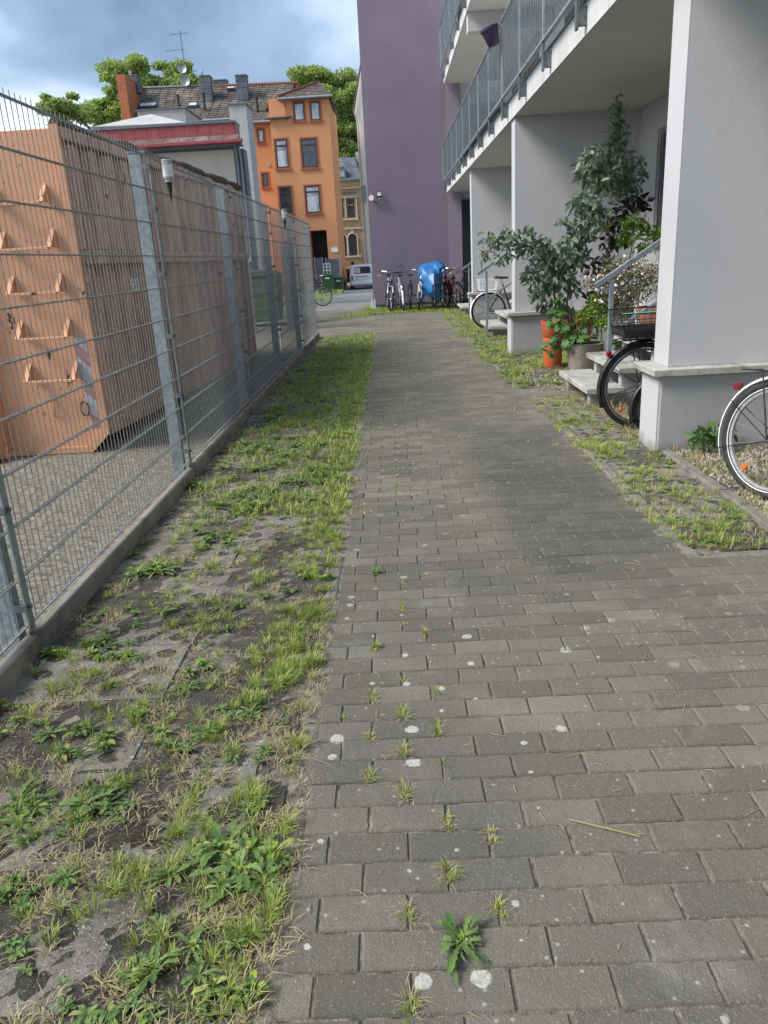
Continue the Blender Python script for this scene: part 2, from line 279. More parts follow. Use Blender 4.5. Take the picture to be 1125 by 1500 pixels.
MT = dict(
 paver=m_brick(), soil=m_soil(), grid=m_grid(), ground=m_ground(),
 joint=simple('joint sand', (.075, .07, .058), (.26, .24, .19), 26, .95, bump=.8, bs=150, spots=[((.30, .28, .22), 9, .60, .68)]),
 curb=simple('kerb concrete', (.15, .142, .125), (.21, .20, .175), 9, .9, bump=.5, bs=140, spots=[((.09, .085, .07), 6, .55, .7), ((.42, .42, .4), 150, .62, .7)]),
 base=simple('gravel board concrete', (.19, .18, .16), (.27, .26, .235), 5, .9, bump=.4, bs=120, spots=[((.085, .08, .065), 3, .5, .72), ((.05, .05, .045), 60, .64, .7)]),
 zinc=simple('galvanised steel', (.19, .235, .27), (.32, .37, .40), 30, .5, .35, bump=.1, bs=200, spots=[((.14, .16, .17), 6, .55, .75)]),
 zincd=simple('galvanised dark steel', (.10, .12, .13), (.18, .20, .215), 25, .5, .5),
 wire=simple('galvanised wire', (.20, .215, .22), (.34, .36, .365), 40, .5, .35),
 stucco=m_stucco('rough pale stucco', (.52, .53, .55), (.47, .48, .50), 1.0, 150),
 stuccow=m_stucco('white stucco', (.50, .51, .53), (.44, .45, .47), .8, 150),
 plinth=m_stucco('grey plinth render', (.40, .405, .41), (.33, .335, .34), .15, 60),
 ledge=simple('stone ledge', (.42, .415, .40), (.30, .295, .28), 5, .8, bump=.2, bs=60, spots=[((.18, .17, .15), 4, .55, .7, (1, .3, 1))]),
 slabw=simple('white slab edge', (.54, .55, .56), (.46, .465, .47), 3, .8, bump=.2, bs=60, spots=[((.30, .285, .25), 5, .56, .78, (1, 2.5, .25)), ((.22, .2, .17), 11, .64, .8, (1, 3, .2))]),
 soffit=m_stucco('soffit paint', (.62, .62, .59), (.56, .56, .535), .12, 60),
 purple=m_stucco('purple render', (.205, .17, .228), (.172, .149, .20), .45, 60),
 cream=m_stucco('cream render', (.84, .79, .66), (.78, .73, .60), .2, 30),
 orange=m_stucco('orange render', (.66, .31, .15), (.61, .285, .14), .2, 30),
 orangetrim=simple('red sandstone trim', (.36, .12, .06), (.30, .10, .05), 3, .8),
 brickred=simple('party wall brick', (.45, .15, .06), (.30, .12, .06), 4, .9, bump=.5, bs=8),
 roof=m_roof('old brown tiles', (.10, .08, .07), (.16, .135, .12)), ridge=simple('red ridge tile', (.30, .10, .055), (.16, .08, .06), 3, .85),
 slate=m_roof('slate', (.085, .10, .125), (.14, .16, .185), (.22, .24, .26)),
 redpanel=simple('red fascia sheet', (.27, .055, .06), (.33, .085, .085), 2.5, .55, spots=[((.20, .09, .08), 3, .6, .8)]),
 greywall=simple('weathered grey render', (.44, .44, .43), (.36, .36, .35), 1.5, .9, bump=.3, bs=15, spots=[((.25, .25, .24), 2.5, .6, .8)]),
 palewall=simple('pale wall', (.58, .55, .49), (.50, .48, .43), 1.2, .9, bump=.2, bs=20, spots=[((.36, .33, .28), 3, .64, .8)]),
 darkband=simple('dark blue grey beam', (.075, .09, .12), (.11, .125, .15), 2, .6),
 tan=simple('tan brick', (.50, .36, .21), (.40, .28, .16), 2.5, .9, bump=.5, bs=12, spots=[((.40, .31, .19), 9, .5, .7)]),
 sand=simple('pale sandstone', (.60, .55, .46), (.50, .46, .38), 2, .85),
 glass=m_glass(), glassb=m_glass('bright window glass', (.16, .19, .22), .08), glassd=simple('dark shutter', (.035, .032, .032), (.05, .046, .045), 12, .6),
 curtain=simple('net curtain', (.62, .64, .66), (.42, .44, .47), 14, .8, stretch=(1, 1, .1)),
 frame=simple('dark window frame', (.05, .025, .022), (.07, .035, .03), 5, .5), framew=simple('grey frame', (.20, .20, .205), (.26, .26, .265), 5, .5),
 skip=m_skip('orange skip paint', (.62, .32, .18), (.55, .28, .155), .61, False), skipside=m_skip('dirty skip side', (.60, .385, .30), (.46, .30, .235), .64),
 rust=simple('rusty steel', (.12, .05, .028), (.06, .035, .026), 14, .85, bump=.5, bs=50), skipnet=simple('brown rolled net', (.12, .075, .055), (.055, .04, .034), 18, .95, bump=.8, bs=40),
 black=simple('black paint', (.016, .016, .017), (.03, .03, .032), 20, .4), rubber=simple('tyre rubber', (.022, .022, .022), (.04, .04, .04), 40, .8, bump=.4, bs=150),
 chrome=simple('bare metal', (.55, .56, .58), (.42, .43, .45), 20, .3, .9), white=simple('white paint', (.86, .87, .88), (.80, .81, .82), 3, .4),
 silver=simple('silver paint', (.42, .45, .48), (.34, .37, .40), 10, .35, .5), dblue=simple('dark blue paint', (.02, .035, .09), (.03, .05, .12), 10, .35),
 dred=simple('dark red paint', (.25, .02, .02), (.17, .015, .02), 10, .4), brown=simple('tan leather', (.42, .25, .12), (.34, .19, .09), 12, .6),
 yellow=simple('yellow rim', (.50, .33, .02), (.42, .28, .03), 8, .5), lens=simple('red lens', (.22, .006, .01), (.16, .006, .01), 60, .2), amber=simple('amber reflector', (.85, .16, .01), (.7, .12, .01), 90, .25),
 neon=simple('yellow reflector', (.72, .85, .05), rough=.4), mint=simple('mint wire', (.14, .42, .33), rough=.4),
 rail=simple('painted railing', (.11, .145, .17), (.18, .22, .25), 20, .5, .3),
 tarp=simple('blue tarpaulin', (.015, .11, .32), (.035, .18, .44), 4, .38, bump=.6, bs=14, spots=[((.30, .48, .66), 5, .62, .75)]),
 terra=simple('orange plastic planter', (.58, .13, .05), (.50, .11, .045), 4, .5), claypot=simple('clay pot', (.26, .12, .08), (.20, .10, .075), 7, .85),
 concpot=simple('concrete pot', (.36, .33, .30), (.28, .24, .22), 6, .9, bump=.5, bs=40, spots=[((.17, .16, .13), 4, .55, .7)]),
 purplepot=simple('purple plastic pot', (.055, .03, .085), (.04, .022, .06), 5, .45),
 green=simple('green bin plastic', (.045, .12, .045), (.035, .10, .04), 3, .5), opal=simple('opal lamp plastic', (.66, .67, .67), (.58, .59, .60), 10, .4),
 lampgrey=simple('lamp band', (.42, .43, .43), (.30, .31, .31), 30, .35, .4), soilpot=simple('potting soil', (.03, .02, .015), (.06, .045, .03), 40, .95, bump=.8, bs=80),
 bark=simple('bark', (.07, .052, .038), (.13, .10, .075), 9, .95, bump=.8, bs=30), twig=simple('twig', (.15, .12, .075), (.10, .085, .05), 20, .85),
 gum=leafmat('blue green leaf', [(.10, .16, .11), (.20, .29, .21), (.38, .46, .37), (.15, .21, .11), (.26, .33, .20)]),
 darkleaf=leafmat('dark bronze leaf', [(.022, .028, .026), (.05, .05, .048), (.035, .05, .035)]),
 fig=leafmat('broad green leaf', [(.06, .15, .04), (.10, .22, .06), (.15, .27, .08)]),
 lime=leafmat('lime leaf', [(.14, .27, .03), (.24, .40, .05), (.30, .42, .07)]),
 olive=leafmat('olive stem leaf', [(.10, .14, .045), (.17, .20, .06), (.22, .20, .09), (.08, .11, .04)]),
 petal=simple('white petal', (.85, .80, .80), (.80, .62, .62), 30, .6),
 grass=leafmat('grass blade', [(.19, .31, .04), (.33, .45, .07), (.46, .52, .13), (.58, .55, .25), (.24, .38, .05)]),
 straw=leafmat('straw', [(.50, .42, .22), (.66, .58, .36), (.42, .34, .18)], .8),
 weed=leafmat('weed leaf', [(.09, .18, .05), (.17, .29, .08), (.28, .40, .13), (.11, .20, .07), (.36, .40, .14)]),
 tree=leafmat('tree leaf', [(.27, .38, .09), (.38, .49, .14), (.47, .57, .20), (.20, .30, .07)], trans=.5),
 skin=simple('skin', (.45, .28, .2), rough=.6), hair=simple('dark hair', (.02, .013, .01), rough=.6), cloth=simple('white cloth', (.72, .72, .72), (.6, .6, .6), 6, .8), jeans=simple('dark trousers', (.03, .035, .05), rough=.9),
 asphalt=simple('asphalt', (.14, .14, .145), (.19, .19, .19), 3, .9, bump=.4, bs=90), stone=simple('pebble', (.26, .22, .19), (.40, .36, .32), 25, .85, bump=.3, bs=60), paper=simple('paper sheet', (.8, .8, .78), rough=.8),
)

# ------------------------------------------------------------------ ground
def gz(y): return -max(0., y-25)*.018 if y < 60 else -.63
def plane_strip(name, x0, x1, ys, z, mat, nx=1, parent=None, slope=True, **kw):
    b = MB()
    xs = [x0+(x1-x0)*i/nx for i in range(nx+1)]
    vs = [(x, y, z+(gz(y) if slope else 0)) for y in ys for x in xs]
    n = nx+1; fs = [(j*n+i, j*n+i+1, (j+1)*n+i+1, (j+1)*n+i) for j in range(len(ys)-1) for i in range(nx)]
    b.add(vs, fs); return b.build(name, mat, parent, **kw)
YS = [-30, 0, 25, 30, 40, 50, 60, 100, 400, 1500]
plane_strip('ground', -900, 900, YS, -.05, MT['ground'], kind='structure')
plane_strip('street', -60, 60, [60, 66, 72], -.03, MT['asphalt'], kind='structure', slope=True)
plane_strip('far_path', -3.4, 2.0, [24.02, 25, 30, 40, 50, 60], -.03, MT['asphalt'], kind='structure')
plane_strip('yard', -20, -1.62, [-3, 25], -.02, MT['ground'], kind='structure', slope=False)

# brick path: sand bed as the structure, bricks as its parts
bed = plane_strip('brick_path', -3.6, 3.6, [-1.5, 24], -.0055, MT['joint'], kind='structure', slope=False)
BW, BH, JT = .205, .102, .005
def brick_mb(b, cx, cy, w, h, jz=0, tx=0, ty=0):
    g = JT/2; v = []
    x0, x1, y0, y1 = cx-w/2+g, cx+w/2-g, cy-h/2+g, cy+h/2-g
    for z, k in ((-.05, 0), (-.005, 0), (0, .004)):
        for X, Y in ((x0+k, y0+k), (x1-k, y0+k), (x1-k, y1-k), (x0+k, y1-k)):
            v.append((X, Y, z+jz+(X-cx)*tx+(Y-cy)*ty))
    b.add(v, [(8, 9, 10, 11)]+[(4*r+i, 4*r+(i+1) % 4, 4*r+4+(i+1) % 4, 4*r+4+i) for r in range(2) for i in range(4)])
def path_x(y):   # extent of the bricks at this depth
    if y < 3.36: return -.30, 3.4
    if y < 7.42: return -.30, 1.34
    if y < 8.26: return -.30, 1.72
    if y < 15.7: return -.30, 1.30 - max(0, (y-10)*.012)
    return -3.3, 1.24
BRK = []
j = 0; y = .554
while y < 24:
    a, c = path_x(y); off = -.02+(j % 2)*.0975+.008*math.sin(j*.6)
    k0 = math.floor((a-off)/BW)
    x = off+k0*BW
    while x < c-.02:
        l, r = max(x, a), min(x+BW, c)
        if r-l > .035: BRK.append(((l+r)/2, y, r-l))
        x += BW
    y += BH; j += 1
proto = MB(); brick_mb(proto, 0, 0, BW, BH)
pm = proto.build('brick', MT['paver'], bed, kind=None); pmesh = pm.data; bpy.data.objects.remove(pm)
vis = [q for q in BRK if abs(q[2]-BW) < .004 and .95 < q[1] < 3.2 and abs(q[0]) < .56*q[1]+.35]
one = set(id(q) for q in vis[:300])
rest = MB()
for q in BRK:
    jz = rnd.gauss(0, .0011); tx, ty = rnd.gauss(0, .005), rnd.gauss(0, .007)
    if id(q) in one:
        o = link('brick', pmesh, bed, m4=Matrix.Translation((q[0]+rnd.gauss(0, .0008), q[1]+rnd.gauss(0, .0008), jz)) @ Euler((ty, -tx, rnd.gauss(0, .005))).to_matrix().to_4x4())
    else: brick_mb(rest, q[0]+rnd.gauss(0, .0006), q[1]+rnd.gauss(0, .0006), q[2], BH, jz, tx, ty)
rest.build('bricks', MT['paver'], bed, kind='stuff')

# edging stones along the left edge and round the right verges
def curbs(name, pts, w, L, z1, mat=MT['curb'], zj=.004):
    root = MB().add([(pts[0][0]-w/2, pts[0][1], -.05), (pts[0][0]+w/2, pts[0][1], -.05), (pts[-1][0]+w/2, pts[-1][1], -.05), (pts[-1][0]-w/2, pts[-1][1], -.05)], [(0, 1, 2, 3)]).build(name, MT['joint'], kind='structure')
    for a, b in zip(pts[:-1], pts[1:]):
        a = Vector((*a, 0)); b = Vector((*b, 0)); n = max(1, round((b-a).length/L)); d = (b-a)/n
        for i in range(n):
            p = a+d*(i+.006); q = a+d*(i+.994); m = MB(); jz = rnd.gauss(0, zj)
            T = Matrix.Translation((p+q)/2+Vector((rnd.gauss(0, .003), 0, z1-.04+jz))) @ Matrix.Rotation(math.atan2(d.y, d.x)+rnd.gauss(0, .006), 4, 'Z')
            bb = MB().box(-(q-p).length/2, (q-p).length/2, -w/2, w/2, -.04, .04, .006)
            m.add([T @ Vector(v) for v in bb.v], bb.f).build('edging_stone', mat, root)
    return root
curbs('left_edging', [(-.332, .6), (-.332, 15.6)], .055, .5, -.004)
curbs('verge_kerb', [(1.385, 3.4), (1.385, 7.4)], .06, 1.0, -.003)
curbs('plant_bed_kerb', [(1.90, 3.35), (1.90, 5.3)], .07, 1.0, .02)
curbs('grass_verge_kerb', [(1.345, 8.3), (1.345, 12)], .06, 1.0, .0)
curbs('cross_kerb', [(1.43, 3.4), (3.4, 3.4)], .06, 1.0, .0)

# soil strips with uneven surface, grid pavers set in them
def soil(name, x0, x1, y0, y1, z, amp, step=.035, mat=None, **kw):
    nx = int((x1-x0)/step)+1; ny = int((y1-y0)/step)+1
    X, Y = np.meshgrid(np.linspace(x0, x1, nx), np.linspace(y0, y1, ny))
    Z = z+amp*(np.sin(X*9.1+Y*3.3)*np.sin(Y*7.7-X*4.1)*.5+np.sin(X*23+Y*17)*np.sin(Y*29-X*11)*.3+nr.randn(*X.shape)*.25)
    i = np.arange((ny-1)*nx).reshape(ny-1, nx)[:, :-1].ravel()
    return npmesh(name, np.stack([X, Y, Z], -1), np.stack([i, i+1, i+nx+1, i+nx], -1), mat or MT['soil'], smooth=True, kind='structure', **kw)
ls = soil('weedy_strip', -1.46, -.368, .3, 15.6, -.0035, .0085)
rs = soil('paved_verge', 1.425, 1.865, 3.43, 7.4, -.003, .010)
r2 = soil('grass_verge', 1.38, 2.6, 8.3, 23.4, -.004, .010, .06)
r3 = soil('gravel_bed', 1.94, 3.4, 3.43, 8.3, .004, .016, .03)
soil('back_verge', -.62, 1.3, 21.2, 23.45, .0, .012, .05)
soil('niche_soil', 2.6, 3.4, 8.3, 23.4, .0, .01, .08)
def gridpaver(nx, ny, L, Wd, hole=.30):
    b = MB(); cx, cy = L/nx, Wd/ny
    for i in range(nx):
        for k in range(ny):
            ox, oy = -L/2+(i+.5)*cx, -Wd/2+(k+.5)*cy
            out = [(ox-cx/2, oy-cy/2), (ox+cx/2, oy-cy/2), (ox+cx/2, oy+cy/2), (ox-cx/2, oy+cy/2)]
            inn = [(ox, oy-cy*hole), (ox+cx*hole, oy), (ox, oy+cy*hole), (ox-cx*hole, oy)]
            o8 = []; 
            for q in range(4):
                o8 += [out[q], ((out[q][0]+out[(q+1) % 4][0])/2, (out[q][1]+out[(q+1) % 4][1])/2)]
            i8 = []
            for q in range(4):
                p, n_ = inn[q-1], inn[q]; i8 += [((p[0]+n_[0])/2*1.0+(((p[0]+n_[0])/2)-ox)*.25, (p[1]+n_[1])/2+(((p[1]+n_[1])/2)-oy)*.25), n_]
            v = [(x, y, 0) for x, y in o8]+[(x, y, 0) for x, y in i8]+[(x, y, -.05) for x, y in i8]
            b.add(v, [(q, (q+1) % 8, 8+(q+1) % 8, 8+q) for q in range(8)]+[(8+q, 8+(q+1) % 8, 16+(q+1) % 8, 16+q) for q in range(8)])
    x, y = L/2, Wd/2
    b.add([(-x, -y, 0), (x, -y, 0), (x, y, 0), (-x, y, 0), (-x, -y, -.06), (x, -y, -.06), (x, y, -.06), (-x, y, -.06)], [(0, 1, 5, 4), (1, 2, 6, 5), (2, 3, 7, 6), (3, 0, 4, 7)])
    me = bpy.data.meshes.new('grid_paver'); me.from_pydata(b.v, [], b.f); me.materials.append(MT['grid']); bm = bmesh.new(); bm.from_mesh(me); bmesh.ops.remove_doubles(bm, verts=bm.verts, dist=.0005); bmesh.ops.recalc_face_normals(bm, faces=bm.faces); bm.to_mesh(me); bm.free(); return me
GP = gridpaver(4, 3, .585, .385); GP2 = gridpaver(3, 3, .42, .385, .31)
yy = .55; k = 0
while yy < 15.3:
    for i, xx in enumerate((-1.16, -.70)):
        if i == 1 and k % 2: xx += .0
        L_ = GP if i == 0 else GP2
        m4 = Matrix.Translation((xx+(.02 if i else 0)+rnd.gauss(0, .004), yy, -.0045+rnd.gauss(0, .003))) @ Euler((rnd.gauss(0, .012), rnd.gauss(0, .012), rnd.gauss(0, .018))).to_matrix().to_4x4()
        link('grid_paver', L_, ls, m4=m4)
    yy += .395; k += 1
for k in range(10): link('grid_paver', GP2, rs, m4=Matrix.Translation((1.645, 3.63+k*.395, .0+rnd.gauss(0, .005))) @ Euler((rnd.gauss(0, .015), rnd.gauss(0, .015), rnd.gauss(0, .02))).to_matrix().to_4x4())

# ------------------------------------------------------------------ double rod mesh fence
FX = -1.5
def rod_fence_panel(root, p0, p1, z0, h, pitch=.05, r=.0023, hr=.0038, spikes=.03, hstep=.2, inward=1):
    p0 = Vector((*p0, 0)); p1 = Vector((*p1, 0)); d = (p1-p0); L = d.length; d.normalize(); n_ = Vector((-d.y, d.x, 0))*.0075
    pn = MB(); n = round(L/pitch); 
    pn2 = MB().bar(p0+Vector((0, 0, z0+.004)), p1+Vector((0, 0, z0+.004)), .012, .006).build('panel', MT['wire'], root)
    for i in range(1, n):
        p = p0+d*(L*i/n+rnd.gauss(0, .0008)); pn.tube([p+Vector((0, 0, z0)), p+Vector((0, 0, z0+h+spikes))], r, 5, False)
    pn.build('vertical_rods', MT['wire'], pn2, kind='stuff')
    k = 0
    while k*hstep <= h+.001:
        hb = MB()
        for sgn in (-1, 1):
            a = p0+n_*sgn+Vector((0, 0, z0+k*hstep+(.006 if k == 0 else 0))); b = p1+n_*sgn+Vector((0, 0, z0+k*hstep+(.006 if k == 0 else 0))); hb.tube([a, b], hr, 6)
        hb.build('horizontal_bar', MT['wire'], pn2, smooth=True); k += 1
fence = empty('mesh_fence', (FX, 2.72, 0), label='tall galvanised rod mesh fence on low concrete boards along the left of the path', cat='fence')
PY = [-2.36, .18, 2.72, 5.27, 7.82, 10.38, 12.94, 15.55]
for i, py in enumerate(PY):
    m = MB().box(FX-.108, FX-.030, py-.03, py+.03, -.2, 2.13).build('post', MT['zinc'], fence, bevel=.004)
    MB().box(FX-.114, FX+.002, py-.034, py+.034, 2.131, 2.141).build('post_cap', MT['zinc'], m)
    MB().box(FX+.010, FX+.016, py-.022, py+.022, .10, 2.12).build('clamp_bar', MT['zinc'], m)
    for z in (.2, .6, 1.0, 1.4, 1.8, 2.05): MB().box(FX-.030, FX+.022, py-.03, py-.012, z-.015, z+.015).lathe([(.009, 0), (.009, .012), (.004, .016)], 8, (FX+.0165, py-.001, z), M4=Matrix.Rotation(PI/2, 4, 'Y')).build('clamp', MT['zincd'], m)
    if i < len(PY)-1:
        rod_fence_panel(fence, (FX, py+.025), (FX, PY[i+1]-.025), .115, 2.0)
        zt = .085+rnd.gauss(0, .004)
        g = MB().box(-.025, .025, -(PY[i+1]-py)/2+.03, (PY[i+1]-py)/2-.03, -.2, zt, .006).build('concrete_board', MT['base'], fence)
        g.matrix_basis = Matrix.Translation((FX+.012+rnd.gauss(0, .004), (py+PY[i+1])/2, 0)) @ Euler((rnd.gauss(0, .0015), 0, rnd.gauss(0, .002))).to_matrix().to_4x4()

# yard fence across, behind the skip
yf = empty('yard_fence', (-4, 17.6, 0), label='second mesh fence crossing the yard behind the skip', cat='fence')
for a, b in ((-1.80, -3.1), (-3.1, -5.6), (-5.6, -8.1)):
    rod_fence_panel(yf, (a, 17.6), (b, 17.6), .1, 2.0, pitch=.05, r=.003)
for x in (-1.78, -3.1, -5.6, -8.1): MB().box(x-.03, x+.03, 17.64, 17.7, -.2, 2.12).build('post', MT['zinc'], yf)
yl = empty('side_yard_fence', (-3.2, 20, 0), label='mesh fence running back through the yard beyond the crossing fence', cat='fence')
rod_fence_panel(yl, (-2.35, 17.8), (-2.5, 20.3), .1, 1.8); rod_fence_panel(yl, (-2.5, 20.35), (-2.65, 22.8), .1, 1.8)
for x, y in ((-2.35, 17.78), (-2.5, 20.32), (-2.65, 22.85)): MB().box(x-.03, x+.03, y-.03, y+.03, -.2, 1.95).build('post', MT['zinc'], yl)

# solar lamps stuck in the fence mesh
def solar(x, y, z, label, lean=0, s=1):
    t = empty('solar_lamp', (x, y, z), label=label, cat='lamp', group='solar lamps stuck in the mesh fences', rot=(lean, lean*.6, 0))
    MB().lathe([(.004*s, -.235*s), (.022*s, -.10*s), (.026*s, -.095*s)], 10).build('spike', MT['black'], t, local=True, smooth=True)
    MB().lathe([(.032*s, -.095*s), (.032*s, -.075*s), (.038*s, -.072*s), (.038*s, -.058*s)], 20).build('collar', MT['lampgrey'], t, local=True, smooth=True)
    MB().lathe([(.040*s, -.057*s), (.040*s, .03*s)], 20).build('lamp_shade', MT['opal'], t, local=True, smooth=True)
    MB().lathe([(.042*s, .031*s), (.042*s, .062*s), (.038*s, .066*s)], 20).build('lamp_cap', MT['lampgrey'], t, local=True, smooth=True)
solar(FX+.065, 5.50, 2.06, 'opal solar lamp with black spike, nearest of the fence lamps, beside the tall post', .03, .86)
solar(FX+.065, 11.45, 2.09, 'small opal solar lamp at the fence top in front of the orange house', .05, .9)
solar(-2.62, 17.5, 2.05, 'solar lamp on the crossing yard fence seen through the near fence', .02, 1.1)
solar(-3.02, 17.5, 1.6, 'lower solar lamp on the crossing yard fence near the skip end', -.04, 1.0)

# ------------------------------------------------------------------ roll off skip
SK = empty('skip_container', (-3.6, 9.6, 0), label='tall rusty orange roll off skip with ribbed brown side behind the fence', cat='skip container')
def skip():
    X0, X1, Y0, Y1 = -4.75, -2.43, 6.30, 13.1; ZB, ZT = .16, 2.48
    # front end wall with chamfered foot
    MB().prism([(X0, ZT), (X1, ZT), (X1, ZB), (X1-.16, .02), (X0+.16, .02), (X0, ZB)], Y0, Y0+.06).build('end_wall', MT['skip'], SK, bevel=.006)
    MB().prism([(X1+.01, ZT+.02), (X1-.05, ZT+.02), (X1-.05, ZB+.02), (X1-.19, .05), (X0+.2, .05), (X0+.2, 0), (X1-.15, 0), (X1+.01, ZB-.01)], Y0-.035, Y0).build('end_rim', MT['skip'], SK)
    sx = lambda y: X1+.11*(y-Y0)/(Y1-Y0)
    zt = lambda y: ZT+.10*(y-Y0)/(Y1-Y0); zb = lambda y: ZB-.16*(y-Y0)/(Y1-Y0)
    MB().add([(sx(Y0+.06)-.05, Y0+.06, zb(Y0)), (sx(Y1)-.05, Y1, zb(Y1)), (sx(Y1)-.05, Y1, zt(Y1)), (sx(Y0)-.05, Y0+.06, zt(Y0)),
              (sx(Y0)-.10, Y0+.06, zb(Y0)), (sx(Y1)-.10, Y1, zb(Y1)), (sx(Y1)-.10, Y1, zt(Y1)), (sx(Y0)-.10, Y0+.06, zt(Y0))],
             [(0,1,2,3),(7,6,5,4),(0,4,5,1),(1,5,6,2),(2,6,7,3),(3,7,4,0)]).build('side_wall', MT['skipside'], SK)
    n = 17
    for i in range(n):           # pressed ribs
        y0 = Y0+.12+i*(Y1-Y0-.1)/n; w = .17; m = MB(); z0, z1 = zb(y0)+.02, zt(y0)-.1; xa = sx(y0)-.049
        for (za, zc) in ((z0, 1.50), (1.62, z1)):
            m.add([(xa, y0, za), (xa+.05, y0+.035, za), (xa+.05, y0+w, za), (xa, y0+w+.035, za), (xa, y0, zc), (xa+.05, y0+.035, zc), (xa+.05, y0+w, zc), (xa, y0+w+.035, zc)],
                  [(0,1,5,4),(1,2,6,5),(2,3,7,6),(4,5,6,7),(0,3,2,1)])
        m.build('rib', MT['skipside'], SK)
        if i % 1 == 0: MB().box(xa-.002, xa+.004, y0+w+.05, y0+w+.05+.14, 1.40, 1.485).build('slot', MT['black'], SK)
    MB().bar((sx(Y0+.06)+.0, Y0+.06, 1.555), (sx(Y1), Y1, 1.57), .09, .11).build('side_rail', MT['skipside'], SK, bevel=.01)
    MB().bar((sx(Y0)-.03, Y0+.03, zt(Y0)-.03), (sx(Y1)-.03, Y1, zt(Y1)-.03), .10, .09).build('top_rail', MT['skipside'], SK, bevel=.01)
    MB().bar((sx(Y0)-.04, Y0+.06, zb(Y0)), (sx(Y1)-.04, Y1, zb(Y1)+.0), .08, .07).build('sill', MT['skipside'], SK)
    # rolled net along the top rail
    pts = [(sx(y)-.03+.012*math.sin(y*5), y, zt(y)+.03+.010*math.sin(y*3.3)) for y in np.linspace(Y0+.02, Y1+.05, 50)]
    MB().tube(pts, [.035+.03*min(1, (p[1]-Y0)/3)+.008*math.sin(p[1]*9) for p in pts], 9).build('net_roll', MT['skipnet'], SK, smooth=True)
    MB().prism([(sx(Y1)-2.3, ZB), (sx(Y1), ZB-.16), (sx(Y1), zt(Y1)), (sx(Y1)-2.3, ZT+.05)], Y1, Y1+.06).build('tail_gate', MT['skipside'], SK)
    MB().box(X0, X0+.06, Y0+.06, Y1, ZB, ZT+.03).build('far_side', MT['skipside'], SK)
    MB().prism([(X0+.1, .16), (X1-.12, .16), (X1-.30, -.0), (X0+.3, -.0)], Y0+.07, Y1).build('floor_pan', MT['rust'], SK)
    MB().box(-3.42, -3.28, Y0-.10, Y0-.001, .12, ZT).build('hook_pillar', MT['skip'], SK, bevel=.01)
    MB().box(-3.42, -3.28, Y0-.2, Y0-.101, .0, .40).build('runner_nose', MT['skip'], SK, bevel=.02)
    for x in (-3.34, -4.2):
        MB().lathe([(.03, -.05), (.085, -.05), (.085, .05), (.03, .05)], 18, (x, Y0-.22, .045), M4=Matrix.Rotation(PI/2, 4, 'Y')).build('roller', MT['rust'], SK, smooth=True)
    for x in (-3.28, -3.0): MB().box(x-.04, x+.04, Y0+.2, Y1-.2, -.02, .02).build('runner', MT['rust'], SK)
    for z in (.645, .985, 1.33, 1.66, 1.985):       # ladder rungs: two cheeks and a lip
        for x in (-2.985, -2.60):
            MB().prism([(Y0-.001, z-.02), (Y0-.135, z-.02), (Y0-.001, z+.12)], x-.006, x+.006, 'YZ').build('rung_cheek', MT['skip'], SK)
            MB().bar((x, Y0-.135, z-.02), (x, Y0-.01, z+.11), .035, .008).build('rung_flange', MT['skip'], SK)
        MB().bar((-2.985, Y0-.12, z-.024), (-2.60, Y0-.12, z-.024), .028, .022).build('rung', MT['skip'], SK, bevel=.004)
    # red and white warning strip
    wm = NT('warning strip'); sp = wm.N('ShaderNodeSeparateXYZ'); wm.L(wm.pos, sp.inputs[0])
    st = wm.mth('FRACT', wm.mth('MULTIPLY', wm.mth('ADD', sp.outputs[2], sp.outputs[0]), 3.6))
    c = wm.mix(wm.rng(st, .55, .56), (.40, .42, .45), (.30, .15, .16)); c = wm.mix(wm.rng(wm.noise(25, 4), .55, .65, 0, .7), c, (.40, .38, .37)); wm.fin(c, .6)
    MB().prism([(-2.60, .945), (-2.455, .945), (-2.455, .20), (-2.56, .20)], Y0-.004, Y0-.001).build('warning_strip', wm.m, SK)
    h = MB().tube([(-2.60+.0, Y0-.02, .38+.05*math.cos(a)) for a in (0,)]+[(-2.585-.035*math.sin(a), Y0-.03, .37+.06*math.cos(a)) for a in np.linspace(0, 2*PI, 11)[:-1]], .008, 6); h.build('lashing_ring', MT['rust'], SK)
    MB().tube([(-2.86, Y0-.01, .48), (-2.84, Y0-.03, .42), (-2.845, Y0-.03, .36), (-2.86, Y0-.01, .31)], .010, 6).build('weld_seam', MT['skip'], SK)
    cu = bpy.data.curves.new('number', 'FONT'); cu.body = '833'; cu.size = .17; cu.extrude = .001; cu.offset = .004
    to = bpy.data.objects.new('number', cu); COL.objects.link(to); bpy.context.view_layer.update(); me = bpy.data.meshes.new_from_object(to); bpy.data.objects.remove(to); me.materials.append(MT['opal'])
    link('number', me, SK, m4=Matrix.Translation((sx(7.6)+.004, 7.36, 1.25)) @ Matrix(((0, 0, 1, 0), (1, 0, 0, 0), (0, 1, 0, 0), (0, 0, 0, 1))))
skip()

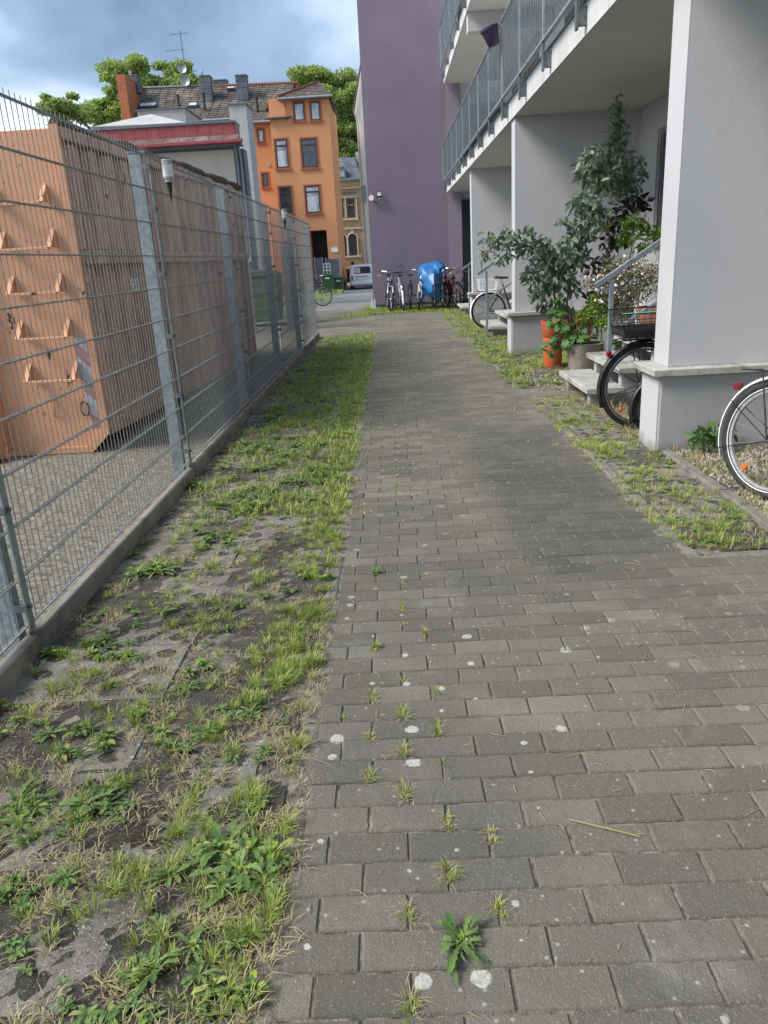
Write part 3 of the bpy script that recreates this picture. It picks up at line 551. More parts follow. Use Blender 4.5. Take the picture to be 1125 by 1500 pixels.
# ------------------------------------------------------------------ apartment building on the right
AB = empty('apartment_building', (3, 9, 0), label='grey rendered apartment building with deep balcony bays along the path', cat='building')
SZ0, SZ1, UZ0, UZ1 = 3.10, 3.33, 5.84, 6.07
WX = 3.4
def wallbox(x0, x1, y0, y1, z0, z1, mat='stucco', name='wall', parent=None, bevel=0): return MB().box(x0, x1, y0, y1, z0, z1).build(name, MT[mat], parent or AB, bevel=bevel)
for fy, xb, xu, ri in ((5.33, 1.825, 1.895, 3.4), (11.17, 1.69, 1.75, 3.4), (17.35, 1.76, 1.80, 3.4), (-.6, 1.83, 1.90, 3.4)):
    f = wallbox(xu+.012, ri, fy+.02, fy+.32, .60, SZ0, 'stucco', 'pier')
    MB().box(xu, xu+.011, fy+.021, fy+.319, .60, SZ0-.001).build('pier_edge', MT['stuccow'], f)
    p = wallbox(xb+.01, ri, fy-.03, fy+.35, -.2, .545, 'plinth', 'plinth', bevel=.01)
    MB().box(xb, xb+.009, fy-.022, fy+.342, -.2, .542).build('plinth_edge', MT['stuccow'], p)  # edge paler than the plinth: side light put into its colour
    xx = xb-.055; k = 0
    while xx < ri-.02:            # ledge stones with mitre at the corner
        x2 = min(xx+(.30 if k == 0 else 1.0), ri)
        MB().box(xx+.001, x2-.001, fy-.085, fy+.40, .547, .598, .006).build('ledge_stone', MT['ledge'], f); xx = x2; k += 1
wallbox(WX, 4.2, -3, 23.5, -.2, 14, 'stucco', 'back_wall')
# ground floor windows and doors, set proud of the wall as framed boxes with depth
def winframe(parent, x, y0, y1, z0, z1, n=2, mat='framew', gl='glass', bars=0, name='window'):
    f = MB()
    f.box(x-.03, x-.002, y0, y0+.06, z0, z1).box(x-.03, x-.002, y1-.06, y1, z0, z1).box(x-.03, x-.002, y0+.06, y1-.06, z1-.07, z1).box(x-.03, x-.002, y0+.06, y1-.06, z0, z0+.07)
    for i in range(1, n): yy = y0+(y1-y0)*i/n; f.box(x-.034, x-.004, yy-.035, yy+.035, z0+.07, z1-.07)
    w = f.build(name, MT[mat], parent)
    MB().box(x-.014, x-.006, y0+.06, y1-.06, z0+.07, z1-.07).build('pane', MT[gl], w)
    MB().box(x-.11, x-.001, y0-.05, y1+.05, z0-.035, z0-.003).build('sill', MT['ledge'], w)
    for i in range(bars):
        yy = y0+(y1-y0)*(i+.5)/bars; MB().tube([(x-.07, yy, z0+.02), (x-.07, yy, z1-.02)], .008, 6).build('window_bar', MT['framew'], w)
    return w
for fy in (5.7, 11.5, 17.7, -.2):
    winframe(AB, WX, fy+3.1, fy+4.6, 1.45, 2.74, 2, bars=9)
    winframe(AB, WX, fy+1.5, fy+2.4, .92, 2.9, 1, 'framew', 'glassd', name='door')
    wallbox(2.95, WX, fy+1.35, fy+2.75, .0, .88, 'plinth', 'porch')
wallbox(1.74, WX, -3, 23.4, SZ0, SZ1-.012, 'soffit', 'balcony_slab')
MB().box(1.722, 1.739, -3, 23.4, SZ0-.012, SZ1).build('slab_edge', MT['slabw'], AB)
MB().box(1.70, 1.745, -3, 23.4, SZ1+.001, SZ1+.012).build('drip_edge', MT['zincd'], AB)
wallbox(1.74, WX, 4, 23.4, UZ0, UZ1-.012, 'soffit', 'balcony_slab')
MB().box(1.722, 1.739, 4, 23.4, UZ0-.012, UZ1).build('slab_edge', MT['slabw'], AB)
for fy in (17.0, 11.05, 5.2): wallbox(1.75, WX-.003, fy, fy+.3, 5.51, UZ0-.003, 'stuccow', 'beam')
for fy in (5.7, 11.5, 17.7): winframe(AB, WX, fy+.8, fy+4.4, 3.40, 5.4, 3, 'framew', 'glass', name='window')
wallbox(2.16, WX, 23.6, 24.6, 2.95, 3.3, 'stuccow', 'lintel'); wallbox(2.16, WX, 23.6, 24.6, 5.35, 6.3, 'stuccow', 'lintel')
wallbox(2.16, WX+.5, 24.7, 25, -.2, 9, 'darkband', 'recess_wall')  # dark wall colour stands in for the shade of the passage
def balustrade(label, x, ys, zb, zt, low, y1):
    t = empty('balcony_railing', (x, ys[0], zb), label=label, cat='railing', group='steel railings of the balconies')
    y0 = ys[-1]
    MB().box(x-.022, x+.022, y0, y1, zt-.012, zt+.004).build('top_rail', MT['zinc'], t, bevel=.003); MB().box(x-.02, x+.02, y0, y1, zb-.012, zb+.012).build('bottom_rail', MT['zinc'], t, bevel=.002)
    MB().box(x-.02, x+.02, y1-.012, y1, zb+.013, zt-.013).build('end_post', MT['zinc'], t)
    for y in ys:
        p = MB().box(x-.008, x+.008, y-.025, y+.025, zb+.013, zt-.013).build('post', MT['zinc'], t)
        MB().box(x-.010, x+.010, y-.03, y+.03, low, zb-.013).build('bracket', MT['zincd'], p)
        MB().box(x+.011, 1.720, y-.025, y+.025, low+.03, low+.17).build('bracket_plate', MT['zincd'], p)
    m = MB().box(-.0055, .0055, -.0055, .0055, zb+.013, zt-.013); me = bpy.data.meshes.new('baluster'); me.from_pydata(m.v, [], m.f); me.materials.append(MT['rail'])
    y = y1-.1; k = 0
    while y > y0+.02 and k < 290:
        if min(abs(y-q) for q in ys) > .03: link('baluster', me, t, m4=Matrix.Translation((x, y, 0))); k += 1
        y -= .132
balustrade('long galvanised balcony railing of the first floor above the bays', 1.64, [23.2-1.45*i for i in range(19)], 3.385, 4.30, 3.12, 23.3)
balustrade('upper balcony railing at the top near the purple wall', 1.64, [22.95-1.5*i for i in range(12)], 6.14, 7.10, 5.86, 23.1)
pp = empty('hanging_flower_pot', (1.57, 11.35, 4.05), label='dark purple plastic flower pot hooked outside the balcony railing', cat='flower pot')
MB().lathe([(.065, 0), (.075, .01), (.115, .19), (.13, .195), (.13, .225), (.115, .225), (.105, .18)], 18, (1.54, 11.6, 4.02), M4=Matrix.Rotation(R(-18), 4, 'Y')).build('pot', MT['purplepot'], pp, smooth=True)
MB().lathe([(.001, .196), (.104, .195)], 14, (1.54, 11.6, 4.02), M4=Matrix.Rotation(R(-18), 4, 'Y')).build('potting_soil', MT['soilpot'], pp)

# purple block
PB = empty('purple_building', (.8, 24, 0), label='tall purple rendered building wall closing the path', cat='building')
wallbox(-.52, 2.14, 23.5, 33, .12, 15, 'purple', 'wall', PB)
MB().prism([(1.75, 23.499), (2.141, 23.499), (2.141, 23.44)], .13, 14.9, 'XY').build('corner_render', MT['purple'], PB)
wallbox(-.47, 2.10, 23.53, 32.9, -.4, .118, 'base', 'plinth', PB)
fl = empty('floodlight', (-.36, 23.4, 3.1), label='small black floodlight with motion sensor on the purple wall corner', cat='floodlight')
MB().box(-.27, -.11, 23.36, 23.42, 3.08, 3.22).build('housing', MT['black'], fl, bevel=.008)
MB().box(-.25, -.13, 23.350, 23.358, 3.11, 3.20).build('lens', MT['opal'], fl)
MB().prism([(-.25, 3.08), (-.13, 3.08), (-.19, 2.98)], 23.38, 23.44).build('sensor_cowl', MT['black'], fl)
MB().lathe([(.018, 0), (.018, .02)], 10, (-.19, 23.35, 3.035), 'Y').build('sensor', MT['opal'], fl)
MB().tube([(-.19, 23.42, 3.0), (-.27, 23.42, 2.93), (-.36, 23.45, 2.97), (-.40, 23.47, 3.05)], .012, 6).build('cable', MT['black'], fl, smooth=True)
MB().lathe([(.075, 0), (.075, .04), (.055, .06), (.02, .07)], 16, (-.42, 23.36, 3.07), 'Y').build('junction_box', MT['cream'], fl, smooth=True)
st = empty('wall_guard_post', (-.56, 23.3, 0), label='short pair of white stakes at the foot of the purple wall corner', cat='stake')
for x in (-.585, -.50): MB().prism([(x, 0), (x+.03, 0), (x+.03, .26), (x+.015, .32), (x, .26)], 23.28, 23.31).build('stake', MT['white'], st)

# cream building behind it
CB = empty('cream_building', (1, 65, -.6), label='narrow strip of cream rendered gable wall behind the purple building', cat='building')
MB().prism([(-1.95, -0.05), (4.8, -0.05), (4.8, 23.15), (-0.56, 18.35), (-1.52, 14.35), (-2.08, 11.95), (-1.95, 11.63)], 64, 80).build('wall', MT['cream'], CB)
MB().prism([(-1.97, -.7), (4.8, -.7), (4.8, -.055), (-1.97, -.055)], 63.95, 80).build('plinth', MT['plinth'], CB)
MB().tube([(x, 63.85, z) for x, z in [(-0.56, 18.43), (-1.55, 14.43), (-2.14, 11.95)]], .07, 6).build('verge', MT['frame'], CB)
MB().tube([(x, 63.8, z) for x, z in [(-2.08, 11.95), (-1.86, 11.31), (-1.78, 7.15), (-1.73, -0.05)]], .06, 6).build('downpipe', MT['greywall'], CB)
MB().box(-1.87, -1.52, 63.6, 63.92, 5.7, 6.82).build('meter_box', MT['zinc'], CB)

# ------------------------------------------------------------------ far houses
def wbox(p, name, x0, x1, y0, y1, z0, z1, mat, bevel=0, **kw): return MB().box(x0, x1, y0, y1, z0, z1).build(name, MT[mat], p, bevel=bevel, **kw)
def window(p, x0, x1, z0, z1, yw, gl='glassb', fr='frame', trim='orangetrim', split=None, cur=True, cols=1, fw=.07):
    """window in a wall whose face is at yw, seen from -Y"""
    f = MB()
    f.box(x0, x0+fw, yw-.02, yw-.002, z0, z1).box(x1-fw, x1, yw-.02, yw-.002, z0, z1).box(x0+fw, x1-fw, yw-.02, yw-.002, z1-fw, z1).box(x0+fw, x1-fw, yw-.02, yw-.002, z0, z0+fw)
    if split: zz = z0+(z1-z0)*split; f.box(x0+fw, x1-fw, yw-.03, yw-.003, zz-.05, zz+.05)
    for i in range(1, cols): xx = x0+(x1-x0)*i/cols; f.box(xx-.04, xx+.04, yw-.032, yw-.004, z0+fw, z1-fw)
    w = f.build('window', MT[fr], p)
    MB().box(x0+fw, x1-fw, yw-.010, yw-.004, z0+fw, z1-fw).build('pane', MT[gl], w)
    if cur:
        m = MB(); n = 8
        for i in range(n):
            a = x0+fw+(x1-x0-2*fw)*(i/n*.8); b = x0+fw+(x1-x0-2*fw)*((i+1)/n*.8); d = .006 if i % 2 else .014
            m.add([(a, yw-.012-(.008-d/2), z0+fw), (b, yw-.012-d/2, z0+fw), (b, yw-.012-d/2, z0+(z1-z0)*(.6)), (a, yw-.012-(.008-d/2), z0+(z1-z0)*.6)], [(0, 1, 2, 3)])
        m.build('curtain', MT['curtain'], w)
    if trim:
        MB().box(x0-.12, x1+.12, yw-.10, yw-.002, z0-.14, z0-.002).build('sill', MT[trim], w)
        MB().box(x0-.10, x0-.002, yw-.035, yw-.001, z0, z1+.1).box(x1+.002, x1+.10, yw-.035, yw-.001, z0, z1+.1).box(x0-.002, x1+.002, yw-.034, yw-.001, z1+.002, z1+.1).build('surround', MT[trim], w)
    return w
OH = empty('orange_house', (-6, 58, -.6), label='tall orange rendered town house with brown tiled roof and gateway at the yard end', cat='house')
wbox(OH, 'wall', -7.42, -5.42, 56, 64, -.8, 11.75, 'orange'); wbox(OH, 'wall', -4.22, -3.46, 56, 64, -.8, 11.75, 'orange'); wbox(OH, 'wall', -5.42, -4.22, 56, 64, 3.5, 11.75, 'orange')
wbox(OH, 'gateway', -5.42, -4.22, 58.5, 59, -.8, 3.5, 'black'); wbox(OH, 'wall', -17.2, -7.43, 58, 64, -.8, 10.75, 'orange')  # black panel set back in the opening stands in for the passage's shade
for x0, x1, z0, z1, k in ((-5.77, -5.11, 10.36, 11.42, 0), (-4.67, -4.06, 10.32, 11.40, 0)): window(OH, x0, x1, z0, z1, 56, cur=True)
for x0, x1, z0, z1 in ((-7.22, -6.41, 7.56, 9.3), (-5.49, -4.46, 7.50, 9.25), (-7.22, -6.42, 4.69, 6.38), (-5.47, -4.49, 4.63, 6.35)): window(OH, x0, x1, z0, z1, 56, gl='glass' if (x0 > -6 and z0 > 7) or (x0 < -6 and z0 < 5) else 'glassb', split=.78, fw=.09, cur=not((x0 > -6 and z0 > 7) or (x0 < -6 and z0 < 5)))
window(OH, -8.60, -8.18, 9.45, 10.28, 58, cur=False); window(OH, -8.59, -8.18, 6.64, 7.5, 58, gl='glass', cur=False)
MB().lathe([(.13, 0), (.13, .05), (.07, .06)], 12, (-8.04, 57.95, 8.05), 'Y').build('vent', MT['greywall'], OH)
wbox(OH, 'house_sign', -3.98, -3.52, 55.96, 55.99, 2.02, 2.32, 'paper')
def slope(parent, name, pts, mat, th=.12):
    a = [Vector(p) for p in pts]; n = (a[1]-a[0]).cross(a[2]-a[0]).normalized()*th
    if n.z > 0: n = -n
    k = len(a); v = [tuple(p) for p in a]+[tuple(p+n) for p in a]
    return MB().add(v, [tuple(range(k)), tuple(range(2*k-1, k-1, -1))]+[(i, k+i, k+(i+1) % k, (i+1) % k) for i in range(k)]).build(name, MT[mat], parent)
def shingles(parent, p0, p1, q0, q1, rows, mat, th=.035, parts=False):
    """courses of tiles between eave p0-p1 and ridge q0-q1, each course a lapped board"""
    m = MB(); p0, p1, q0, q1 = map(Vector, (p0, p1, q0, q1)); n = (p1-p0).cross(q0-p0).normalized(); n = n if n.z > 0 else -n
    for i in range(rows):
        t0, t1 = i/rows, (i+1.15)/rows
        a, b = p0.lerp(q0, t0), p1.lerp(q1, t0); c, d = p1.lerp(q1, min(t1, 1)), p0.lerp(q0, min(t1, 1))
        nx = max(2, int((b-a).length/.55))
        for k in range(nx):
            e0, e1 = (k+.04)/nx, (k+.96)/nx; l = th*(1+rnd.random()*.6)
            m.add([a.lerp(b, e0)+n*l, a.lerp(b, e1)+n*l, d.lerp(c, e1)+n*.004, d.lerp(c, e0)+n*.004, a.lerp(b, e0), a.lerp(b, e1)], [(0, 1, 2, 3), (4, 5, 1, 0)])
    return m.build('roof_tiles', MT[mat], parent, kind='stuff')
rf = slope(OH, 'roof', [(-17.5, 57.6, 10.85), (-7.2, 57.6, 10.7), (-6.2, 62, 13.75), (-17.5, 62, 14.0)], 'roof')
shingles(rf, (-17.5, 57.6, 10.85), (-7.2, 57.6, 10.7), (-17.5, 62, 14.0), (-6.2, 62, 13.75), 20, 'roof')
slope(OH, 'roof', [(-17.5, 62.02, 14.0), (-6.2, 62.02, 13.75), (-4, 66, 10.8), (-17.5, 66, 10.8)], 'roof')
MB().tube([(-17.3, 62, 14.05), (-12.6, 62, 13.92), (-12.0, 62, 13.90)], .12, 6).build('ridge_pipe', MT['zincd'], OH); 
r = MB()
for i in range(28): x = -11.9+i*.21; r.tube([(x, 62, 13.86+(-11.9-x)*.02-.0), (x+.25, 62, 13.90+(-11.9-x)*.02)], [.10, .14], 7)
r.build('ridge_tiles', MT['ridge'], OH, kind='stuff')
hp = slope(OH, 'roof', [(-6.7, 55.6, 11.72), (-3.2, 55.6, 11.62), (-4.27, 58.5, 13.0)], 'roof'); shingles(hp, (-6.7, 55.6, 11.72), (-3.2, 55.6, 11.62), (-4.4, 58.5, 13.0), (-4.15, 58.5, 13.0), 9, 'roof')
slope(OH, 'roof', [(-3.2, 55.6, 11.62), (-3.2, 62, 11.62), (-4.27, 58.5, 13.0)], 'roof'); slope(OH, 'roof', [(-6.7, 55.6, 11.72), (-4.27, 58.5, 13.0), (-6.9, 60.5, 13.0), (-8, 59.5, 12.2)], 'roof')
r = MB()
for i in range(12): a = Vector((-6.75, 55.55, 11.8)).lerp(Vector((-4.27, 58.5, 13.08)), i/12); b = Vector((-6.75, 55.55, 11.8)).lerp(Vector((-4.27, 58.5, 13.08)), (i+1.1)/12); r.tube([a, b], [.10, .07], 6)
r.build('ridge_tiles', MT['ridge'], OH, kind='stuff')
for x0, x1, y, z in ((-6.75, -3.15, 55.5, 11.62), (-9.4, -7.4, 57.45, 10.66), (-12.5, -9.4, 57.45, 10.95)):
    MB().tube([(x0, y, z), (x1, y, z)], .075, 8).build('gutter', MT['zinc'], OH, smooth=True)
MB().tube([(-7.5, 57.4, 10.6), (-7.5, 57.7, 10.3), (-7.52, 57.9, -.5)], .05, 6).build('downpipe', MT['orangetrim'], OH); MB().tube([(-6.35, 55.5, 11.6), (-6.3, 55.9, 11.2), (-6.3, 55.92, 10.4)], .045, 6).build('downpipe', MT['orangetrim'], OH)
MB().prism([(-7.62, 10.75), (-6.1, 10.75), (-6.1, 11.5), (-6.9, 11.78), (-7.5, 11.3)], 56.35, 58.4).build('dormer', MT['orange'], OH)
window(OH, -7.19, -6.61, 10.86, 11.44, 56.35, trim=None, cur=True)
slope(OH, 'dormer_roof', [(-7.75, 56.1, 11.15), (-6.9, 56.1, 11.90), (-6.9, 59, 11.95), (-7.75, 59, 11.3)], 'roof', .08)
slope(OH, 'eave', [(-7.75, 55.7, 10.55), (-6.0, 55.7, 10.62), (-6.0, 56.2, 10.82), (-7.75, 56.5, 10.82)], 'roof', .08)
wbox(OH, 'party_wall', -17.75, -17.15, 57.8, 62.5, -.8, 14.1, 'brickred')
for x0, x1, y, z0, z1 in ((-17.9, -16.95, 60, 13.4, 14.45), (-12.6, -11.9, 60, 12.2, 14.15), (-10.08, -9.34, 60, 12.1, 14.05), (-12.24, -11.28, 63, 13.4, 14.45)):
    c = wbox(OH, 'chimney', x0, x1, y, y+.8, z0, z1, 'slate'); wbox(c, 'chimney_cap', x0-.05, x1+.05, y-.05, y+.85, z1+.001, z1+.06, 'zincd')
    for i in range(5): wbox(c, 'slate_course', x0-.015, x1+.015, y-.02, y-.002, z0+(z1-z0)*i/5+.02, z0+(z1-z0)*(i+1)/5-.01, 'slate')
MB().lathe([(.09, 14.5), (.09, 14.85)], 8, (-17.5, 60.4, 0)).build('chimney_pot', MT['greywall'], OH)
for x0, x1, z, y, w in ((-16.98, -15.78, 12.5, 59.75, .5), (-13.47, -12.84, 12.3, 59.5, .45), (-11.0, -10.4, 13.55, 61.3, .3)):
    T = Matrix.Translation(((x0+x1)/2, y, z)) @ Matrix.Rotation(R(35), 4, 'X'); f = MB().obox(T, x1-x0, w, .16).build('skylight', MT['zincd'], OH)
    MB().obox(T @ Matrix.Translation((0, 0, .085)), x1-x0-.15, w-.14, .006).build('pane', MT['curtain'], f)
for x, y, z, h in ((-14.1, 59.3, 12.2, .7), (-12.25, 59.0, 11.9, .95), (-8.55, 58.6, 11.5, .8)): MB().lathe([(.09, z), (.09, z+h), (.12, z+h), (.12, z+h+.06)], 8, (x, y, 0)).build('vent_pipe', MT['black'], OH)
AN = empty('roof_antenna', (-13.9, 61.9, 13.9), label='thin roof antenna mast with two round satellite dishes', cat='antenna')
MB().tube([(-13.95, 61.9, 13.7), (-14.0, 61.9, 17.5)], .035, 6).build('mast', MT['zincd'], AN)
for z, a, b in ((17.3, -.75, .55), (16.3, -1.2, .2), (15.4, -.1, .7), (14.9, -.1, .9)):
    e = MB().tube([(-14+a, 61.85, z-.06), (-14+b, 61.85, z)], .018, 5).build('boom', MT['zincd'], AN)
    for k in range(5): x = -14+a+(b-a)*(k+.5)/5; MB().tube([(x, 61.6, z), (x, 62.1, z)], .01, 4).build('element', MT['zincd'], e)
for z, x, r_ in ((15.1, -14.12, .34), (14.3, -14.02, .36)): MB().lathe([(.02, .10), (r_*.6, .05), (r_, -.04), (r_*.98, -.06), (r_*.6, .03), (.02, .08)], 18, (x, 61.7, z), 'Y').build('dish', MT['lampgrey'], AN, smooth=True)
GT = empty('grey_wall_tower', (-7.8, 46.5, 0), label='narrow grey rendered chimney wall between the red fascia building and orange house', cat='wall')
wbox(GT, 'wall', -8.25, -7.32, 46, 48, -.4, 9.72, 'greywall'); wbox(GT, 'coping', -8.33, -7.26, 45.92, 48.1, 9.722, 9.80, 'zincd')
MB().lathe([(.06, 9.8), (.06, 10.3)], 6, (-7.8, 46.5, 0)).build('pipe', MT['zincd'], GT)
GB = empty('grey_roof_block', (-13, 51, 0), label='low light grey flat roofed block below the tiled roof', cat='building')
wbox(GB, 'wall', -14.4, -11.58, 50, 54, 0, 10.42, 'greywall'); wbox(GB, 'coping', -14.5, -11.5, 49.9, 54.1, 10.422, 10.49, 'zincd')
GR = empty('tent_roof', (-9.7, 35, 6.5), label='pale pyramid shaped roof light behind the red fascia', cat='roof')
slope(GR, 'roof', [(-11.4, 33.2, 6.95), (-7.7, 33.2, 6.90), (-9.6, 35.2, 7.62)], 'greywall', .05); slope(GR, 'roof', [(-7.7, 33.2, 6.9), (-7.7, 37, 6.9), (-9.6, 35.2, 7.62)], 'greywall', .05); slope(GR, 'roof', [(-11.4, 37, 6.9), (-11.4, 33.2, 6.95), (-9.6, 35.2, 7.62)], 'greywall', .05)

RB = empty('red_fascia_building', (-8, 31, 0), label='low flat roofed building with red metal fascia behind the skip', cat='building')
wbox(RB, 'wall', -17, -5.42, 30.25, 30.9, -.5, 5.45, 'palewall'); wbox(RB, 'corner_pillar', -5.415, -5.05, 30.2, 30.9, -.5, 5.45, 'darkband')
wbox(RB, 'beam', -17, -5.22, 30.12, 30.24, 5.451, 5.62, 'darkband'); wbox(RB, 'parapet', -17, -5.24, 30.06, 30.9, 5.85, 6.28, 'redpanel')
for i in range(26): wbox(RB, 'fascia_panel', -17+i*.452+.006, -17+(i+1)*.452-.006, 30.03, 30.058, 5.86, 6.27, 'redpanel')
wbox(RB, 'coping', -17, -5.22, 29.98, 30.95, 6.285, 6.36, 'zincd')
slope(RB, 'canopy', [(-17, 29.5, 5.62), (-4.95, 29.5, 5.62), (-5.2, 30.05, 5.86), (-17, 30.05, 5.86)], 'redpanel', .10)
for i in range(22): MB().obox(Matrix.Translation((-16.7+i*.54, 29.77, 5.775)) @ Matrix.Rotation(R(23.5), 4, 'X'), .52, .60, .02).build('canopy_tile', MT['roof'], RB)
wbox(RB, 'gutter', -17, -4.93, 29.38, 29.5, 5.56, 5.68, 'redpanel', bevel=.02); wbox(RB, 'soffit', -17, -5.0, 29.52, 30.1, 5.5, 5.53, 'darkband')
for x in (-5.30, -5.16): MB().tube([(x, 29.9, 5.5), (x, 30.1, 5.2), (x, 30.14, -.3)], .035, 8).build('downpipe', MT['zinc'], RB, smooth=True)
for x0 in (-6.9, -8.3): window(RB, x0, x0+.9, 1.0, 3.0, 30.25, gl='glass', trim=None, fr='framew', cur=False, cols=2)
WS = empty('green_waste_container', (-3.2, 19.5, 0), label='dark green wheeled waste container behind the yard fence', cat='bin')
MB().prism([(-3.75, .12), (-2.75, .12), (-2.68, 1.15), (-3.82, 1.15)], 19, 19.9).build('body', MT['green'], WS, bevel=.03); MB().prism([(-3.85, 1.152), (-2.65, 1.152), (-2.85, 1.32), (-3.65, 1.32)], 18.95, 19.95).build('lid', MT['green'], WS, bevel=.02)
for x in (-3.6, -2.9): MB().lathe([(.02, -.03), (.08, -.03), (.08, .03), (.02, .03)], 12, (x, 19.1, .08), M4=Matrix.Rotation(PI/2, 4, 'Y')).build('wheel', MT['rubber'], WS)

# tan villa across the street
VL = empty('tan_villa', (-4, 86, 0), label='tan brick villa with slate roof and twin arched windows across the street', cat='house')
wbox(VL, 'wall', -9, -1.5, 85, 95, -.8, 8.6, 'tan'); wbox(VL, 'cornice', -9.1, -1.4, 84.7, 84.98, 8.62, 9.2, 'tan'); wbox(VL, 'string_course', -9, -1.5, 84.8, 84.98, 8.40, 8.60, 'sand')
wbox(VL, 'string_course', -9, -1.5, 84.85, 84.98, 4.5, 4.68, 'sand'); wbox(VL, 'plinth', -9, -1.5, 84.86, 84.98, -.8, .75, 'sand'); wbox(VL, 'gutter', -9.1, -1.3, 84.4, 84.69, 9.1, 9.25, 'zincd')
vr = slope(VL, 'roof', [(-9, 84.5, 9.25), (-2.45, 84.5, 9.25), (-3.1, 88, 11.7), (-8, 88, 11.7)], 'slate'); shingles(vr, (-9, 84.5, 9.25), (-2.45, 84.5, 9.25), (-8, 88, 11.7), (-3.1, 88, 11.7), 12, 'slate', .03)
slope(VL, 'roof', [(-2.45, 84.5, 9.25), (-1.0, 90, 9.25), (-3.1, 88, 11.7)], 'slate')
wbox(VL, 'chimney', -3.0, -2.5, 88, 89, 9.5, 12.2, 'greywall')
for x0, x1, z0, z1 in ((-5.24, -4.37, 5.6, 7.5), (-4.13, -3.23, 5.6, 7.5)): window(VL, x0, x1, z0, z1, 84.96, gl='glass', fr='framew', trim=None, split=.66, cur=False)
for x in (-5.42, -4.31, -3.17): wbox(VL, 'window_jamb', x, x+.13, 84.80, 84.955, 5.56, 7.55, 'sand')
wbox(VL, 'window_sill', -5.5, -3.0, 84.7, 84.95, 5.38, 5.555, 'sand'); wbox(VL, 'window_head', -5.5, -3.0, 84.76, 84.95, 7.555, 7.72, 'sand'); wbox(VL, 'hood', -5.5, -3.0, 84.6, 84.75, 7.95, 8.1, 'slate')
for cx in (-4.80, -3.71):
    w_ = .43; poly = [(cx-w_, 1.9), (cx+w_, 1.9), (cx+w_, 3.6)]+[(cx+w_*math.cos(a), 3.6+w_*math.sin(a)) for a in np.linspace(.2, PI-.2, 9)]+[(cx-w_, 3.6)]
    w = MB().prism(poly, 84.90, 84.97).build('arched_window', MT['glassd'], VL)
    MB().tube([(cx-w_-.08, 84.86, 1.9), (cx-w_-.08, 84.86, 3.6)]+[(cx-(w_+.08)*math.cos(a), 84.86, 3.6+(w_+.08)*math.sin(a)) for a in np.linspace(.15, PI-.15, 12)]+[(cx+w_+.08, 84.86, 3.6), (cx+w_+.08, 84.86, 1.9)], .085, 6).build('arch_surround', MT['sand'], w)
    wbox(w, 'keystone', cx-.13, cx+.13, 84.72, 84.84, 4.05, 4.4, 'sand')
wbox(VL, 'window_sill', -5.5, -2.9, 84.7, 84.95, 1.70, 1.89, 'sand')
d = MB().prism([(-4.75, 9.3), (-3.95, 9.3), (-3.95, 10.1)]+[(-4.35+.4*math.cos(a), 10.1+.4*math.sin(a)) for a in np.linspace(.3, PI-.3, 7)]+[(-4.75, 10.1)], 84.6, 87).build('dormer', MT['slate'], VL)
window(VL, -4.62, -4.08, 9.5, 10.2, 84.6, gl='glassb', fr='framew', trim=None, cur=False)
MB().tube([(-2.55, 84.9, 9.1), (-2.55, 84.9, -.6)], .05, 6).build('downpipe', MT['sand'], VL)

# ------------------------------------------------------------------ trees behind
def leaves_cloud(C, Rd, n, size, flat=0.0, sz=None):
    """n leaf quads in an ellipsoid, denser to the shell; returns verts, faces(quads)"""
    u = nr.randn(n, 3); u /= np.linalg.norm(u, axis=1)[:, None]; rr = nr.rand(n)**.45
    P = np.array(C)+u*rr[:, None]*np.array(Rd)
    return P
def leafquads(P, size, up=.0, fold=.2, asp=.5, droop=None):
    n = len(P); s_ = size*(.6+.8*nr.rand(n))
    d = nr.randn(n, 3); 
    if droop is not None: d = d*(1-droop)+np.array([0, 0, -1.2])*droop
    d /= np.linalg.norm(d, axis=1)[:, None]; q = nr.randn(n, 3); w = np.cross(d, q); w /= np.linalg.norm(w, axis=1)[:, None]; nn = np.cross(d, w)
    L = d*s_[:, None]; Wd = w*(s_*asp)[:, None]; K = nn*(s_*fold)[:, None]
    # base, left, tip, right with a folded midrib
    V = np.stack([P, P+L*.35+Wd*.5-K*.3, P+L*.75+Wd*.36-K*.3, P+L, P+L*.75-Wd*.36-K*.3, P+L*.35-Wd*.5-K*.3], 1)
    b = np.arange(n)[:, None]*6
    F = np.concatenate([b+np.array([0, 1, 2, 3]), b+np.array([0, 3, 4, 5])], 1).reshape(-1, 4)
    return V.reshape(-1, 3), F
def big_tree(loc, blobs, label, n, size, trunk):
    t = empty('broadleaf_tree', loc, label=label, cat='tree', group='broadleaf trees behind the houses')
    P = []
    for (x, y, z, r_) in blobs:
        for _ in range(13):
            u = np.array([rnd.gauss(0, 1), rnd.gauss(0, 1), rnd.gauss(0, 1)]); u /= np.linalg.norm(u); q = rnd.uniform(.22, .5)
            c = np.array([x, y, z])+u*r_*rnd.uniform(.35, 1.12)*np.array([1.05, 1, .85])
            P.append(leaves_cloud(c, (r_*q*rnd.uniform(.9, 1.5), r_*q, r_*q*.62), int(n/len(blobs)/13*(q/.36)**1.5), size))
    V, F = leafquads(np.concatenate(P), size, asp=.75)
    b = MB(); x0, y0, z0 = loc
    b.tube([(x0, y0, z0), (x0+.2, y0, z0+trunk*.5), (x0, y0, z0+trunk)], [.55, .45, .35], 10)
    b.build('trunk', MT['bark'], t, smooth=True)
    for (x, y, z, r_) in blobs:
        MB().tube([(x0, y0, z0+trunk*.9), ((x0+x)/2+rnd.gauss(0, .5), (y0+y)/2, (z0+trunk+z)/2), (x, y, z), (x+rnd.gauss(0, .5)*r_, y, z+r_*.7)], [.28, .18, .10, .03], 6).build('limb', MT['bark'], t)
    npmesh('crown', V, F, MT['tree'], t)
